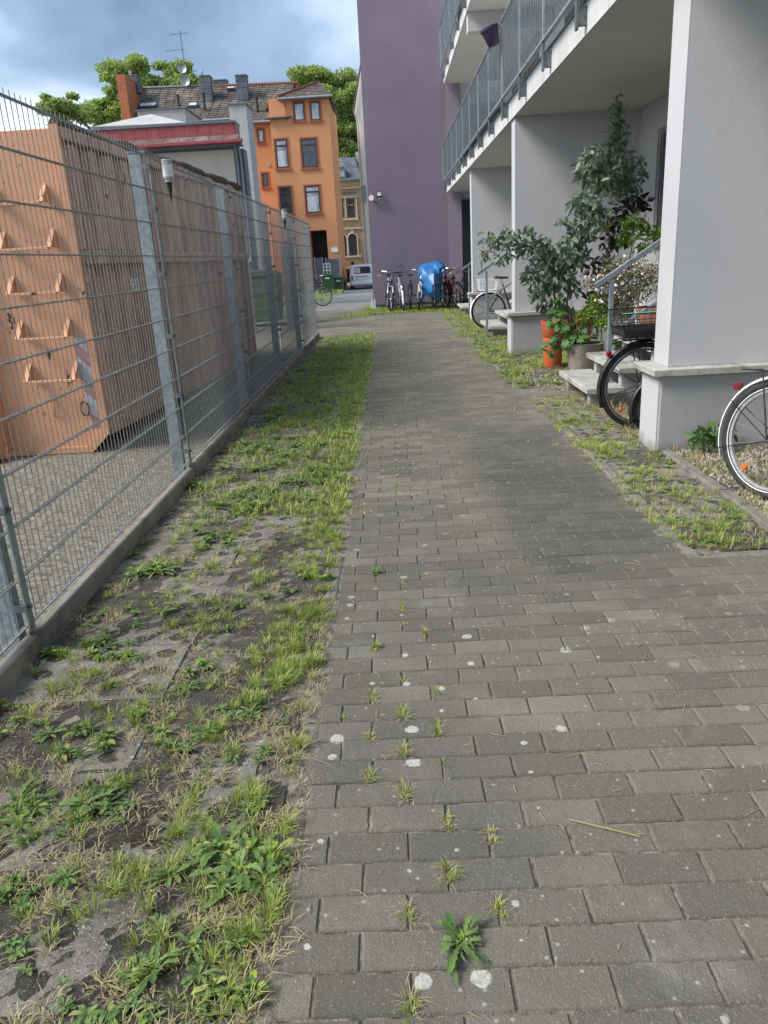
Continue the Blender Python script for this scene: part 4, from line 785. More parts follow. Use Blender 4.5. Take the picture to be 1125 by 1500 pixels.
big_tree((-21, 77, -.6), [(-28.4, 77, 15.9, 1.8), (-26.0, 78, 14.9, 2.6), (-23.6, 76, 16.6, 2.3), (-21.8, 77, 18.2, 1.8), (-18.6, 78, 17.6, 2.4), (-16.9, 78, 17.0, 2.0), (-20.5, 77, 17.4, 2.2), (-24, 77, 10.5, 3.0), (-19.5, 77, 12.5, 3), (-30, 78, 10, 2.6)], 'broad green tree behind the skip and the red brick party wall', 64000, .23, 9)
big_tree((-6, 102, -.6), [(-7.8, 102, 21.4, 3.0), (-5.0, 101, 20.6, 3.0), (-10.6, 103, 20.2, 2.4), (-3.2, 102, 18.5, 2.8), (-3.2, 102, 17, 2.6), (-5, 102, 15, 3.2), (-2.6, 101, 13.2, 2.6), (-4.4, 102, 11.5, 3), (-8, 102, 16, 3), (-1.6, 103, 15.2, 2.4)], 'tall bright green tree rising right of the orange house roof', 76000, .27, 10)

# ------------------------------------------------------------------ bins, van, person, far pieces
def bin_(x, y, s, label, wd=.58):
    g = gz(y); t = empty('wheeled_bin', (x, y, g), label=label, cat='bin', group='green wheeled bins by the gateway')
    def P(m): return m
    h = .95*s; a, b = wd/2*.84, wd/2
    MB().add([(-a, -.26, .06), (a, -.26, .06), (a, .20, .06), (-a, .20, .06), (-b, -.34, h), (b, -.34, h), (b, .30, h), (-b, .30, h)], [(0,3,2,1),(4,5,6,7),(0,1,5,4),(1,2,6,5),(2,3,7,6),(3,0,4,7)]).build('body', MT['green'], t, local=True, bevel=.02)
    MB().prism([(-.38, h), (.33, h), (.33, h+.05), (0, h+.10), (-.36, h+.06)], -b-.02, b+.02, 'YZ').build('lid', MT['green'], t, local=True, bevel=.01)
    MB().box(-.12, .12, -.345-.004, -.341, h-.22, h-.12).build('sticker', MT['opal'], t, local=True)
    MB().tube([(-b+.04, .36, h), (b-.04, .36, h)], .016, 6).build('handle', MT['green'], t, local=True)
    for sx in (-1, 1): MB().lathe([(.02, -.025), (.1, -.025), (.1, .025), (.02, .025)], 14, (sx*(a+.02), .2, .1), M4=Matrix.Rotation(PI/2, 4, 'Y')).build('wheel', MT['rubber'], t, local=True)
bin_(-3.74, 48, 1.12, 'larger green wheeled bin beside the bicycles near the gateway', .64); bin_(-3.14, 48.6, .92, 'smaller green wheeled bin on the right of the pair', .54)
def short_fence(x0, x1, y, label, h):
    t = empty('short_mesh_fence', (x0, y, gz(y)), label=label, cat='fence', group='short mesh fences by the gateway'); g = gz(y)
    rod_fence_panel(t, (x0, y), (x1, y), g+.1, h, pitch=.05, r=.004, hr=.008)
    for x in (x0, x1): MB().box(x-.03, x+.03, y-.03, y+.03, g, g+h+.15).build('post', MT['zinc'], t)
    MB().box(x0+.04, x1-.04, y+.03, y+.045, g+.12, g+h+.05).build('screen', MT['zincd'], t)
short_fence(-4.60, -4.12, 49.6, 'narrow mesh fence piece left of the gateway', 2.0); short_fence(-4.15, -3.25, 52.5, 'wider mesh fence piece behind the green bins', 2.0)
t = empty('white_rack', (-3.9, 47.4, gz(47)), label='white metal rack standing behind the green bins', cat='rack')
for x in (-4.02, -3.82, -3.62): wbox(t, 'upright', x, x+.04, 48.6, 48.65, -.3, 1.30, 'white')
for z in (.9, 1.1, 1.28): wbox(t, 'shelf', -3.98, -3.62, 48.5, 48.598, z, z+.05, 'white')

def car(name, loc, rz, label, paint, cat, H=1.82, L=4.4, Wd=1.76, van=True):
    t = empty(name, loc, rz, label=label, cat=cat); hw = Wd/2      # rear at y=0 facing -Y, front toward +Y
    prof = ([(0.0, .34), (.0, .95), (.10, 1.05), (.22, 1.70), (.45, H), (2.9, H), (3.5, 1.15), (4.3, .95), (4.4, .6), (4.38, .32), (3.9, .22), (.1, .22)] if van else [(0, .35), (.02, .8), (.45, .92), (.95, 1.36), (2.4, 1.40), (3.1, .98), (4.1, .82), (4.25, .5), (4.2, .25), (.1, .22)])
    b = MB(); n = len(prof); v = []
    for sx, k in ((-1, .90), (-.86, 1), (.86, 1), (1, .90)):
        for (yy, zz) in prof:
            tum = 1-.13*max(0, (zz-.95)/(H-.95)); inset = 0 if abs(sx) < .9 else .05
            v.append((sx*hw*tum, yy+(inset if yy < 2 else -inset), zz-(inset if zz > 1.2 else -inset*.3)))
    f = [tuple(range(n)), tuple(range(4*n-1, 3*n-1, -1))]+[(r*n+i, (r+1)*n+i, (r+1)*n+(i+1) % n, r*n+(i+1) % n) for r in range(3) for i in range(n)]
    body = b.add(v, f).build('body', MT[paint], t, local=True, smooth=True, bevel=.03)
    if van:
        gl = MB().add([(-.62, .085, 1.08), (.62, .085, 1.08), (.56, .178, 1.55), (-.56, .178, 1.55), (-.62, .12, 1.08), (.62, .12, 1.08), (.56, .22, 1.55), (-.56, .22, 1.55)], [(0,1,2,3),(4,7,6,5),(0,4,5,1),(1,5,6,2),(2,6,7,3),(3,7,4,0)]).build('rear_window', MT['black'], t, local=True)
        MB().add([(-.60, .083, 1.12), (-.15, .083, 1.12), (-.17, .160, 1.50), (-.54, .160, 1.50)], [(0, 1, 2, 3)]).build('window_notice', MT['curtain'], gl, local=True)
        MB().box(-.26, .26, -.03, -.012, .70, .80).build('number_plate', MT['paper'], t, local=True); MB().box(-.55, .45, -.022, -.004, .86, .90).build('logo_band', MT['dblue'], t, local=True)
        MB().box(-.82, .82, -.07, -.005, .32, .52, .02).build('bumper', MT[paint], t, local=True)
        for sx in (-1, 1): MB().box(sx*.77-.05, sx*.77+.05, -.025, .02, .62, .98, .01).build('tail_light', MT['lens'], t, local=True)
        for sx in (-1, 1): MB().box(sx*.86-.01, sx*.86+.01, .7, 2.6, 1.12, 1.5).build('side_window', MT['glass'], t, local=True); MB().box(sx*1.0-.08, sx*1.0+.08, 3.0, 3.12, 1.0, 1.2, .02).build('mirror', MT['black'], t, local=True)
    else:
        for sx in (-1, 1): MB().prism([(.55, .95), (1.0, 1.28), (2.35, 1.32), (2.9, .98)], sx*hw*.955-.01, sx*hw*.955+.01, 'YZ').build('side_window', MT['glass'], t, local=True)
    for sx in (-1, 1):
        for yy in (.75, 3.45):
            w = MB().lathe([(.2, -.1), (.29, -.1), (.31, -.06), (.31, .06), (.29, .1), (.2, .1)], 20, (sx*(hw-.09), yy, .31), M4=Matrix.Rotation(PI/2, 4, 'Y')).build('wheel', MT['rubber'], t, local=True, smooth=True)
            MB().lathe([(.02, -.07), (.2, -.08), (.2, .08), (.02, .07)], 14, (sx*(hw-.08), yy, .31), M4=Matrix.Rotation(PI/2, 4, 'Y')).build('rim', MT['chrome'], w, local=True)
car('parked_van', (-1.98, 58, gz(59)), 0, 'small white van seen from behind parked at the end of the path', 'white', 'van', H=1.70, Wd=1.9)
car('parked_car', (-5.6, 68, -.6), -PI/2, 'black car parked in the street beyond the white van', 'black', 'car', H=1.42, van=False)

def person(x, y, z):
    t = empty('person', (x, y, z), label='person with long dark hair and white top standing behind the white van', cat='person')
    J = [(0, 0, .95), (0, 0, 1.2), (0, 0, 1.42), (0, 0, 1.5), (0, 0, 1.62), (.1, 0, .88), (.12, .03, .5), (.12, 0, .06), (.12, -.12, .03), (-.1, 0, .88), (-.11, -.05, .5), (-.12, .05, .06), (-.12, -.08, .03),
         (.19, 0, 1.38), (.24, -.02, 1.12), (.16, -.2, 1.02), (-.19, 0, 1.38), (-.25, .02, 1.12), (-.26, -.06, .86)]
    E = [(0,1),(1,2),(2,3),(3,4),(0,5),(5,6),(6,7),(7,8),(0,9),(9,10),(10,11),(11,12),(2,13),(13,14),(14,15),(2,16),(16,17),(17,18)]
    Rr = [.13,.12,.13,.05,.095,.10,.065,.04,.035,.10,.065,.04,.035,.055,.04,.028,.055,.04,.028]
    me = bpy.data.meshes.new('body'); me.from_pydata(J, E, []); me.materials.append(MT['skin']); o = link('body', me, t, local=True)
    o.modifiers.new('s', 'SKIN'); lay = me.skin_vertices[0].data
    for i, r_ in enumerate(Rr): lay[i].radius = (r_, r_*.85); lay[i].use_root = (i == 0)
    o.modifiers.new('u', 'SUBSURF').render_levels = 1
    MB().lathe([(.15, .88), (.165, .98), (.145, 1.12), (.175, 1.3), (.16, 1.40), (.08, 1.46)], 14).build('top', MT['cloth'], t, local=True, smooth=True)
    for sx in (-1, 1):
        MB().tube([(sx*.15, 0, 1.38), (sx*.24, -.01, 1.14)], [.07, .06], 8).build('sleeve', MT['cloth'], t, local=True, smooth=True)
        MB().tube([(sx*.09, 0, .92), (sx*.12, 0, .5), (sx*.12, 0, .09)], [.115, .085, .06], 10).build('trouser_leg', MT['jeans'], t, local=True, smooth=True)
        MB().box(sx*.12-.045, sx*.12+.045, -.17, .08, 0, .07, .02).build('shoe', MT['black'], t, local=True)
    MB().tube([(0, .02, 1.72), (0, -.04, 1.66), (0, -.085, 1.5), (0, -.09, 1.2)], [.06, .12, .11, .06], 10).build('hair', MT['hair'], t, local=True, smooth=True)
person(-3.02, 66, -.40)
t = empty('guard_rail', (-2.2, 72, 0), label='dark metal street railing beyond the white van', cat='railing')
MB().tube([(-2.9, 70, -.5), (-2.2, 70, .95), (-1.2, 70, .9)], .04, 6).build('rail', MT['zincd'], t); MB().tube([(-2.4, 70, .5), (-1.2, 70, .45)], .03, 6).build('rail', MT['zincd'], t)

# ------------------------------------------------------------------ bicycles
def bike(loc, rz, label, lean=0, paint='black', fender='black', r=.34, tyre=.019, rim='chrome', bars='city', basket=None, rack=True, saddle='black', light=True, rimband=None, steer=0, group=None, womens=True, detail=1, fend=True, wb=1.06, front_basket=None):
    t = empty('bicycle', loc, label=label, cat='bicycle', group=group, rot=(lean, 0, rz))
    Lc = dict(local=True)
    def wheel(cx, st=0):
        T = Matrix.Translation((cx, 0, r)) @ Matrix.Rotation(st, 4, 'Z')
        def ring(R_, rr, n=40, m=8): return [(T @ Vector((R_*math.cos(a), 0, R_*math.sin(a)))) for a in np.linspace(0, 2*PI, n, endpoint=False)]
        w = MB().tube(ring(r-tyre, tyre), tyre, 8, closed=True).build('wheel', MT['rubber'], t, smooth=True, **Lc)
        b = MB(); n = 40
        for prof in ([(r-2*tyre-.004, -.011), (r-2*tyre-.004, .011), (r-2*tyre-.020, .009), (r-2*tyre-.020, -.009)],):
            pts = [(T @ Vector((R_*math.cos(2*PI*k/n), yy, R_*math.sin(2*PI*k/n)))) for R_, yy in prof for k in range(n)]
            b.add(pts, [(i*n+k, i*n+(k+1) % n, ((i+1) % 4)*n+(k+1) % n, ((i+1) % 4)*n+k) for i in range(4) for k in range(n)])
        b.build('rim', MT[rim], w, smooth=True, **Lc)
        if rimband:
            for s_ in (-1, 1): MB().tube([(T @ Vector(((r-2*tyre+.004)*math.cos(a), s_*tyre*.62, (r-2*tyre+.004)*math.sin(a)))) for a in np.linspace(0, 2*PI, 40, endpoint=False)], .0032, 6, closed=True).build('reflective_band', MT[rimband], w, smooth=True, **Lc)
        sp = MB()
        for k in range(28 if detail else 14):
            a = 2*PI*k/(28 if detail else 14); s_ = 1 if k % 2 else -1; a2 = a+(.35 if (k//2) % 2 else -.35)
            sp.tube([T @ Vector((.02*math.cos(a2), s_*.03, .02*math.sin(a2))), T @ Vector(((r-2*tyre-.012)*math.cos(a), 0, (r-2*tyre-.012)*math.sin(a)))], .0012, 3, False)
        sp.build('spokes', MT['chrome'], w, kind='stuff', **Lc)
        MB().lathe([(.012, -.05), (.022, -.035), (.016, -.02), (.016, .02), (.022, .035), (.012, .05)], 12, tuple(T.translation), 'Y', M4=Matrix.Rotation(st, 4, 'Z')).build('hub', MT['chrome'], w, smooth=True, **Lc)
        if detail:
            for a in (.9+cx, 4.0+cx): MB().obox(T @ Matrix.Rotation(-a, 4, 'Y') @ Matrix.Translation((r*.72, 0, 0)), .04, .012, .022).build('reflector', MT['amber'], w, **Lc)
        if fend:
            a0, a1 = (R(-5), R(178)) if cx == 0 else (R(28), R(185))
            if cx == 0: a0, a1 = R(40), R(205)
            m = MB(); n = 18; v = []
            for i in range(n+1):
                a = a0+(a1-a0)*i/n
                for yy, dr in ((-.028, -.008), (-.016, .006), (0, .010), (.016, .006), (.028, -.008)): v.append(T @ Vector(((r+.014+dr)*math.cos(a), yy, (r+.014+dr)*math.sin(a))))
            m.add(v, [(i*5+k, i*5+k+1, (i+1)*5+k+1, (i+1)*5+k) for i in range(n) for k in range(4)]); o = m.build('mudguard', MT[fender], t, smooth=True, **Lc)
            so = o.modifiers.new('s', 'SOLIDIFY'); so.thickness = .002
            for s_ in (-1, 1):
                for ae in ((a1-.15, a1-1.0) if cx == 0 else (a1-.2,)): MB().tube([T @ Vector((0, s_*.055, 0)), T @ Vector(((r+.012)*math.cos(ae), s_*.03, (r+.012)*math.sin(ae)))], .003, 5).build('mudguard_stay', MT['black'], o, **Lc)
        return w
    wheel(0); wheel(wb, steer)
    BB = (wb*.42, 0, r*.86); ST = (wb*.42-.17, 0, r+.48); HT = (wb-.20, 0, r+.56); HB = (wb-.145, 0, r+.38)
    f = MB().tube([BB, ST], .015, 8).tube([BB, HB], .018, 8).tube([HT, HB], .019, 8)
    f.tube([(wb*.42-.07, 0, r*.86+.24), HT] if womens else [(ST[0]+.01, 0, ST[2]-.05), HT], .014, 8)
    for s_ in (-1, 1): f.tube([BB, (0, s_*.06, r)], .010, 6).tube([(ST[0], 0, ST[2]-.08), (0, s_*.06, r)], .008, 6)
    f.build('frame', MT[paint], t, smooth=True, **Lc)
    TS = Matrix.Translation((wb, 0, r)) @ Matrix.Rotation(steer, 4, 'Z')
    fk = MB()
    for s_ in (-1, 1): fk.tube([TS @ Vector((0, s_*.05, 0)), TS @ Vector((-.05, s_*.05, .15)), TS @ Vector((-.13, s_*.04, .36)), HB], .010, 6)
    fk.build('fork', MT[paint], t, smooth=True, **Lc)
    MB().tube([ST, (ST[0]-.03, 0, ST[2]+.12)], .012, 8).build('seat_post', MT['chrome'], t, smooth=True, **Lc)
    sx, sz = ST[0]-.03, ST[2]+.12
    sd_ = MB(); v = []
    for i, (xx, w_, h_) in enumerate(((-.13, .06, .025), (-.10, .085, .035), (-.03, .075, .028), (.06, .03, .02), (.14, .018, .012))):
        v += [(sx+xx, -w_, sz), (sx+xx, -w_*.6, sz+h_), (sx+xx, 0, sz+h_*1.15), (sx+xx, w_*.6, sz+h_), (sx+xx, w_, sz), (sx+xx, 0, sz-.02)]
    sd_.add(v, [(i*6+k, i*6+(k+1) % 6, (i+1)*6+(k+1) % 6, (i+1)*6+k) for i in range(4) for k in range(6)]+[tuple(range(6)), tuple(range(29, 23, -1))]).build('saddle', MT[saddle], t, smooth=True, **Lc)
    S0 = Vector((HT[0]-.03, 0, HT[2]+.10)); TR = Matrix.Translation(S0) @ Matrix.Rotation(steer, 4, 'Z')
    hb = MB().tube([HT, S0], .012, 8)
    if bars == 'city': pts = [(-.22, -.29, .05), (-.08, -.27, .07), (.03, -.15, .06), (.04, 0, 0), (.03, .15, .06), (-.08, .27, .07), (-.22, .29, .05)]
    elif bars == 'high': pts = [(-.2, -.30, .16), (-.06, -.27, .20), (.02, -.14, .15), (.03, 0, 0), (.02, .14, .15), (-.06, .27, .20), (-.2, .30, .16)]
    else: pts = [(-.05, -.31, .02), (.02, -.15, .02), (.04, 0, 0), (.02, .15, .02), (-.05, .31, .02)]
    hb.tube([TR @ Vector(p) for p in pts], .011, 8); h = hb.build('handlebar', MT['chrome' if bars != 'flat' else 'black'], t, smooth=True, **Lc)
    for e in (0, -1):
        a = TR @ Vector(pts[e]); b = TR @ Vector(pts[1 if e == 0 else -2]); MB().tube([a, a.lerp(b, .75 if bars != 'flat' else .6)], .016, 8).build('grip', MT['brown' if saddle == 'brown' else 'black'], h, smooth=True, **Lc)
        c = a.lerp(b, .9); MB().tube([c, c+Vector((.07, 0, -.02)), (a+Vector((.06, 0, -.03)))], .005, 5).build('brake_lever', MT['chrome'], h, **Lc)
        MB().tube([c, c+Vector((.1, 0, .03)), HT, (wb-.1, 0, r+.3)], .003, 4).build('brake_cable', MT['black'], h, **Lc)
    MB().lathe([(.02, -.003), (.085, -.003), (.085, .003), (.02, .003)], 24, (BB[0], -.045, BB[2]), 'Y').build('chainring', MT['chrome'], t, **Lc)
    MB().tube([(BB[0], -.05, BB[2]+.085), (0, -.05, r+.03)], .004, 4).tube([(BB[0], -.05, BB[2]-.085), (0, -.05, r-.03)], .004, 4).build('chain', MT['black'], t, kind='stuff', **Lc)
    for s_, a in ((-1, .6), (1, .6+PI)):
        e = (BB[0]+.17*math.cos(a), s_*.07, BB[2]+.17*math.sin(a)); c = MB().tube([(BB[0], s_*.06, BB[2]), e], .008, 6).build('crank', MT['chrome'], t, **Lc)
        MB().box(e[0]-.045, e[0]+.045, min(s_*.075, s_*.16), max(s_*.075, s_*.16), e[2]-.012, e[2]+.012, .004).build('pedal', MT['black'], c, **Lc)
    if rack:
        k = MB()
        for s_ in (-1, 1): k.tube([(.26, s_*.03, r+.38), (-.2, s_*.055, r+.375), (-.26, s_*.02, r+.37)], .005, 6).tube([(0, s_*.065, r), (-.1, s_*.058, r+.37)], .005, 6).tube([(0, s_*.065, r), (.04, s_*.055, r+.37)], .004, 6)
        for xx in (-.18, -.06, .06, .2): k.tube([(xx, -.055, r+.376), (xx, .055, r+.376)], .004, 5)
        k.build('luggage_rack', MT['black'], t, smooth=True, **Lc)
        MB().box(-.30, -.27, -.025, .025, r+.25, r+.29, .006).build('tail_light', MT['lens'], t, **Lc)
    if light: MB().lathe([(.015, -.03), (.03, .0), (.032, .03)], 12, (wb-.10, 0, r+.47), M4=Matrix.Rotation(PI/2, 4, 'Y')).build('headlight', MT['black'], t, smooth=True, **Lc)
    def bask(cx, cz, lx, ly, h, mt, solid=None):
        b = MB(); top = []
        for z, s_, rr in ((cz+h, 1, .005), (cz+h*.78, .97, .003), (cz+h*.4, .93, .0025), (cz, .86, .004)):
            p = [(cx+a*lx/2*s_, c*ly/2*s_, z) for a, c in ((-1, -1), (1, -1), (1, 1), (-1, 1))]; b.tube(p, rr, 5, closed=True)
        n = 9
        for k in range(n+1):
            u = -1+2*k/n
            for (a, c) in ((u, -1), (u, 1), (-1, u), (1, u)): b.tube([(cx+a*lx/2, c*ly/2, cz+h), (cx+a*lx/2*.86, c*ly/2*.86, cz)], .002, 4, False)
            b.tube([(cx+u*lx/2*.86, -ly/2*.86, cz), (cx+u*lx/2*.86, ly/2*.86, cz)], .002, 4, False)
        o = b.build('basket', MT[mt], t, **Lc); 
        if solid:
            m = MB(); s0, s1 = .85, .93; v = [(cx+a*lx/2*s0, c*ly/2*s0, cz+.005) for a, c in ((-1, -1), (1, -1), (1, 1), (-1, 1))]+[(cx+a*lx/2*s1, c*ly/2*s1, cz+h*.34) for a, c in ((-1, -1), (1, -1), (1, 1), (-1, 1))]
            m.add(v, [(0,3,2,1),(0,1,5,4),(1,2,6,5),(2,3,7,6),(3,0,4,7)]).build('basket_liner', MT[solid], o, **Lc)
            MB().tube([(cx-lx/2-.004, -ly/2+.03*0, cz+h+.006), (cx+lx/2, -ly/2, cz+h+.006)], .005, 5).build('basket_trim', MT['mint'], o, **Lc)
        return o
    if basket: bask(*basket)
    MB().tube([(BB[0]-.02, .04, BB[2]), (BB[0]-.12, .12, .01)], .007, 6).build('kickstand', MT['black'], t, **Lc)
    return t
bike((1.965, 6.12, 0), R(4), 'black city bicycle with black wire basket on the rear rack behind the near pillar', R(3), basket=(-.02, .745, .46, .34, .19, 'black', 'rubber'), r=.345, tyre=.021)
bike((2.07, 4.17, 0), R(-62), 'bicycle with white mudguard and orange reflector leaning at the right of the near pillar', R(-6), fender='white', r=.338, tyre=.024, rim='lampgrey', rimband='white', paint='black')
bike((2.02, 5.83, 0), R(6), 'small bicycle with chrome brake half hidden behind the near pillar', R(2), r=.225, tyre=.022, paint='dblue', wb=.8, rack=False, basket=None)
bike((1.88, 15.3, 0), R(5), 'dark city bicycle with white rear mudguard and white wire basket by the far steps', R(2), fender='white', basket=(-.02, .735, .36, .28, .20, 'white'), r=.345)
PG = 'bicycles parked against the purple wall'
bike((.10, 22.85, 0), R(-96), 'silver bicycle with flat black handlebar, leftmost at the purple wall', R(4), 'silver', 'silver', bars='flat', womens=False, group=PG, detail=0, rack=True, wb=1.05)
bike((.33, 21.75, 0), R(93), 'silver bicycle with white mudguard parked tail out, second from the left at the purple wall', R(-3), 'silver', 'white', bars='flat', group=PG, detail=0)
bike((.52, 21.75, 0), R(88), 'dark bicycle with high curved handlebar, third from the left at the purple wall', R(2), 'dblue', 'black', bars='high', group=PG, detail=0)
bike((.80, 22.8, 0), R(-93), 'white framed bicycle just left of the blue tarpaulin', R(-6), 'white', 'silver', bars='city', group=PG, detail=0, womens=False)
bike((1.20, 22.85, 0), R(-90), 'black bicycle standing under the blue tarpaulin', 0, 'black', 'black', bars='city', group=PG, detail=0)
bike((1.48, 22.8, 0), R(-92), 'black bicycle just right of the blue tarpaulin', R(3), 'black', 'black', bars='flat', group=PG, detail=0, womens=False)
bike((1.85, 21.7, 0), R(101), 'dark red and black bicycle with tan saddle, rightmost at the purple wall', R(-8), 'dred', 'black', bars='flat', saddle='brown', group=PG, detail=0, rack=False)
bike((1.62, 22.9, 0), R(-84), 'second black bicycle right of the blue tarpaulin with city handlebar', R(-3), 'black', 'black', bars='city', group=PG, detail=0)
bike((-.12, 22.95, 0), R(-84), 'dark bicycle half hidden behind the leftmost silver bicycle', R(-5), 'dblue', 'silver', bars='city', group=PG, detail=0)
bike((1.92, 22.5, 0), R(-60), 'black bicycle in the dark corner beside the passage', R(5), 'black', 'black', bars='flat', saddle='black', group=PG, detail=0, rack=False)
bike((-3.25, 27.2, gz(27)), R(8), 'bicycle wheel and frame poking out past the far end of the fence', 0, 'black', 'black', bars='flat', detail=0, wb=.9, fend=False)
bike((-4.2, 44.5, gz(44)), R(80), 'dark bicycle standing left of the green bins', R(5), 'black', 'black', bars='city', detail=0)
bike((-3.85, 45.3, gz(45)), R(95), 'grey bicycle in front of the green bins', R(-4), 'silver', 'black', bars='flat', detail=0)
# tarpaulin draped over a bicycle
tp = empty('tarpaulin', (1.15, 22.3, .3), label='crumpled bright blue tarpaulin draped over a bicycle at the purple wall', cat='tarpaulin')
v = []; n = 48; rows = [(1.17, .16, .10), (1.15, .26, .18), (1.08, .33, .40), (.95, .35, .55), (.8, .33, .62), (.65, .31, .64), (.50, .30, .62), (.36, .31, .60), (.24, .32, .6)]
for i, (z, rx, ry) in enumerate(rows):
    for k in range(n):
        a = 2*PI*k/n; w = noise.noise(Vector((math.cos(a)*2.4, math.sin(a)*2.4, z*2.2)))*.14+noise.noise(Vector((math.cos(a)*7, math.sin(a)*7, z*3)))*.06
        q = 1+w*(.5+i*.16); fr = max(0, -math.sin(a))
        zz = z+(.0 if i < 4 else (i-4)*.05*(.5-math.cos(a*2)*.0-fr*.9*0)+noise.noise(Vector((a*2, i, 1)))*.05) - (fr**6)*(.10 if i > 5 else 0)+ (.12*(math.sin(a*3+1) if i > 6 else 0))
        if i <= 2: zz += .05*math.sin(a*2+.7)+(.06 if math.cos(a) > .6 else 0)
        v.append((1.14+rx*math.cos(a)*q, 22.3+ry*math.sin(a)*q, zz))
b = MB().add(v, [(i*n+k, i*n+(k+1) % n, (i+1)*n+(k+1) % n, (i+1)*n+k) for i in range(len(rows)-1) for k in range(n)]+[tuple(range(n))]).build('sheet', MT['tarp'], tp, smooth=True)
m = b.modifiers.new('s', 'SOLIDIFY'); m.thickness = .003
MB().tube([(1.38, 22.0, 1.08), (1.46, 21.9, 1.16), (1.50, 21.95, 1.06), (1.44, 21.9, .98)], [.03, .05, .05, .02], 7).build('knotted_corner', MT['tarp'], tp)

# ------------------------------------------------------------------ entrance steps with handrails
def steps(x0, y0, y1, label, lr, post, rl):
    t = empty('entrance_steps', (x0, y0, 0), label=label, cat='steps')
    for i in range(5):
        xx = x0+i*.285; z = .185+i*.175
        MB().box(xx, xx+.34, y0, y1, z-.055, z, .006).build('tread', MT['ledge'], t)
    for yy in (y0+.12, y1-.2):
        for i in range(5): MB().box(x0+.06+i*.285, x0+.35+i*.285, yy, yy+.10, -.05, .125+i*.175).build('support', MT['plinth'], t)
    h = empty('stair_handrail', (post[0], post[1], 0), label=lr, cat='handrail', group='galvanised handrails of the entrance steps')
    px_, py_ = post; s_ = .62
    MB().box(px_-.02, px_+.02, py_-.02, py_+.02, 0, 1.12).build('post', MT['zinc'], h, bevel=.003)
    MB().box(px_+1.2, px_+1.24, py_-.02, py_+.02, 0, 1.12+1.2*s_).build('post', MT['zinc'], h)
    MB().bar((px_-.15, py_, 1.075), (px_+1.3, py_, 1.075+1.45*s_), .045, .045).build('top_rail', MT['zinc'], h, bevel=.003); MB().bar((px_-.0, py_-.001, .64), (px_+1.3, py_-.001, .64+1.3*s_), .03, .03).build('lower_rail', MT['zinc'], h, bevel=.003)
steps(1.755, 7.0, 8.22, 'weathered stone entrance steps behind the bicycle with the black basket', 'near galvanised handrail rising beside the flower bush', (2.02, 7.28), 0)
steps(1.70, 13.7, 15.2, 'stone entrance steps by the bicycle with the white basket', 'far galvanised handrail rising above the stone steps', (1.66, 13.75), 0)
steps(1.74, 19.4, 20.9, 'farthest stone entrance steps by the dark passage', 'farthest handrail seen against the dark passage', (1.9, 19.2), 0)

# ------------------------------------------------------------------ potted plants in the near bay
def pot(name, label, cat, c, prof, mt, soil_z, soil_r, n=28):
    t = empty(name, c, label=label, cat=cat); MB().lathe(prof, n, c).build('pot', MT[mt], t, smooth=True)
    MB().lathe([(.001, soil_z+.01), (soil_r, soil_z)], 18, c, cap=False).build('potting_soil', MT['soilpot'], t); return t
pot('orange_planter', 'tall orange plastic planter with wide rim beside the second pillar', 'planter', (2.0, 9.75, 0), [(.10, 0), (.11, .02), (.125, .36), (.11, .37), (.13, .39), (.15, .56), (.155, .58), (.14, .58), (.13, .50)], 'terra', .52, .13)
pot('orange_planter', 'second orange planter partly hidden behind the fig leaves', 'planter', (2.32, 9.75, 0), [(.125, 0), (.15, .39), (.16, .41), (.18, .58), (.17, .58), (.15, .5)], 'terra', .53, .15)
pot('concrete_pot', 'wide round concrete pot with the broad leaved plant', 'pot', (2.22, 9.0, 0), [(.17, 0), (.18, .02), (.21, .36), (.22, .37), (.19, .37), (.18, .30)], 'concpot', .32, .18)
pot('stone_tub', 'square sided stone tub beside the handrail post', 'pot', (2.55, 8.75, .10), [(.13, 0), (.14, .02), (.15, .42), (.155, .43), (.13, .43), (.12, .36)], 'concpot', .38, .12, 8)
pot('clay_pot', 'large clay pot with the white flowering bush seen through the basket', 'pot', (2.62, 7.75, .54), [(.14, 0), (.16, .02), (.20, .24), (.215, .25), (.215, .29), (.19, .29), (.18, .22)], 'claypot', .24, .18)
def plant(name, label, cat, base, clusters, n, size, mat, stems, asp=.5, droop=None, fold=.25, scatter=1.0, stemr=.012, mt='twig', parts=None):
    t = empty(name, base, label=label, cat=cat); tot = sum(c[3]*c[4] for c in clusters); st = MB(); P = []
    hub = [Vector(base)]; 
    for c in clusters:
        c0 = Vector(c[:3]); P.append(leaves_cloud(c[:3], (c[3]*scatter, (c[3]+c[4])*.5*scatter, c[4]*scatter), max(4, int(n*c[3]*c[4]/tot)), size))
    for s_ in stems:
        pts = [Vector(p) for p in s_]; st.tube(pts, [stemr*(1-.75*i/(len(pts)-1)) for i in range(len(pts))], 6)
    allp = [Vector(p) for s_ in stems for p in s_]
    for c in clusters:
        c0 = Vector(c[:3]); q = min(allp, key=lambda p: (p-c0).length+max(0, p.z-c0.z)*.8); mid = q.lerp(c0, .5)+Vector((0, 0, .04))
        st.tube([q, mid, c0], [stemr*.45, stemr*.35, stemr*.2], 5)
        for k in range(5):
            e = c0+Vector((rnd.uniform(-1, 1)*c[3], rnd.uniform(-1, 1)*c[3]*.8, rnd.uniform(-1, 1)*c[4])); st.tube([c0, c0.lerp(e, .5)+Vector((0, 0, .015)), e], [stemr*.2, stemr*.15, stemr*.08], 4, False)
    st.build('stems', MT[mt], t, smooth=True)
    V, F = leafquads(np.concatenate(P), size, asp=asp, droop=droop, fold=fold); npmesh('foliage', V, F, MT[mat], t, kind='stuff'); return t
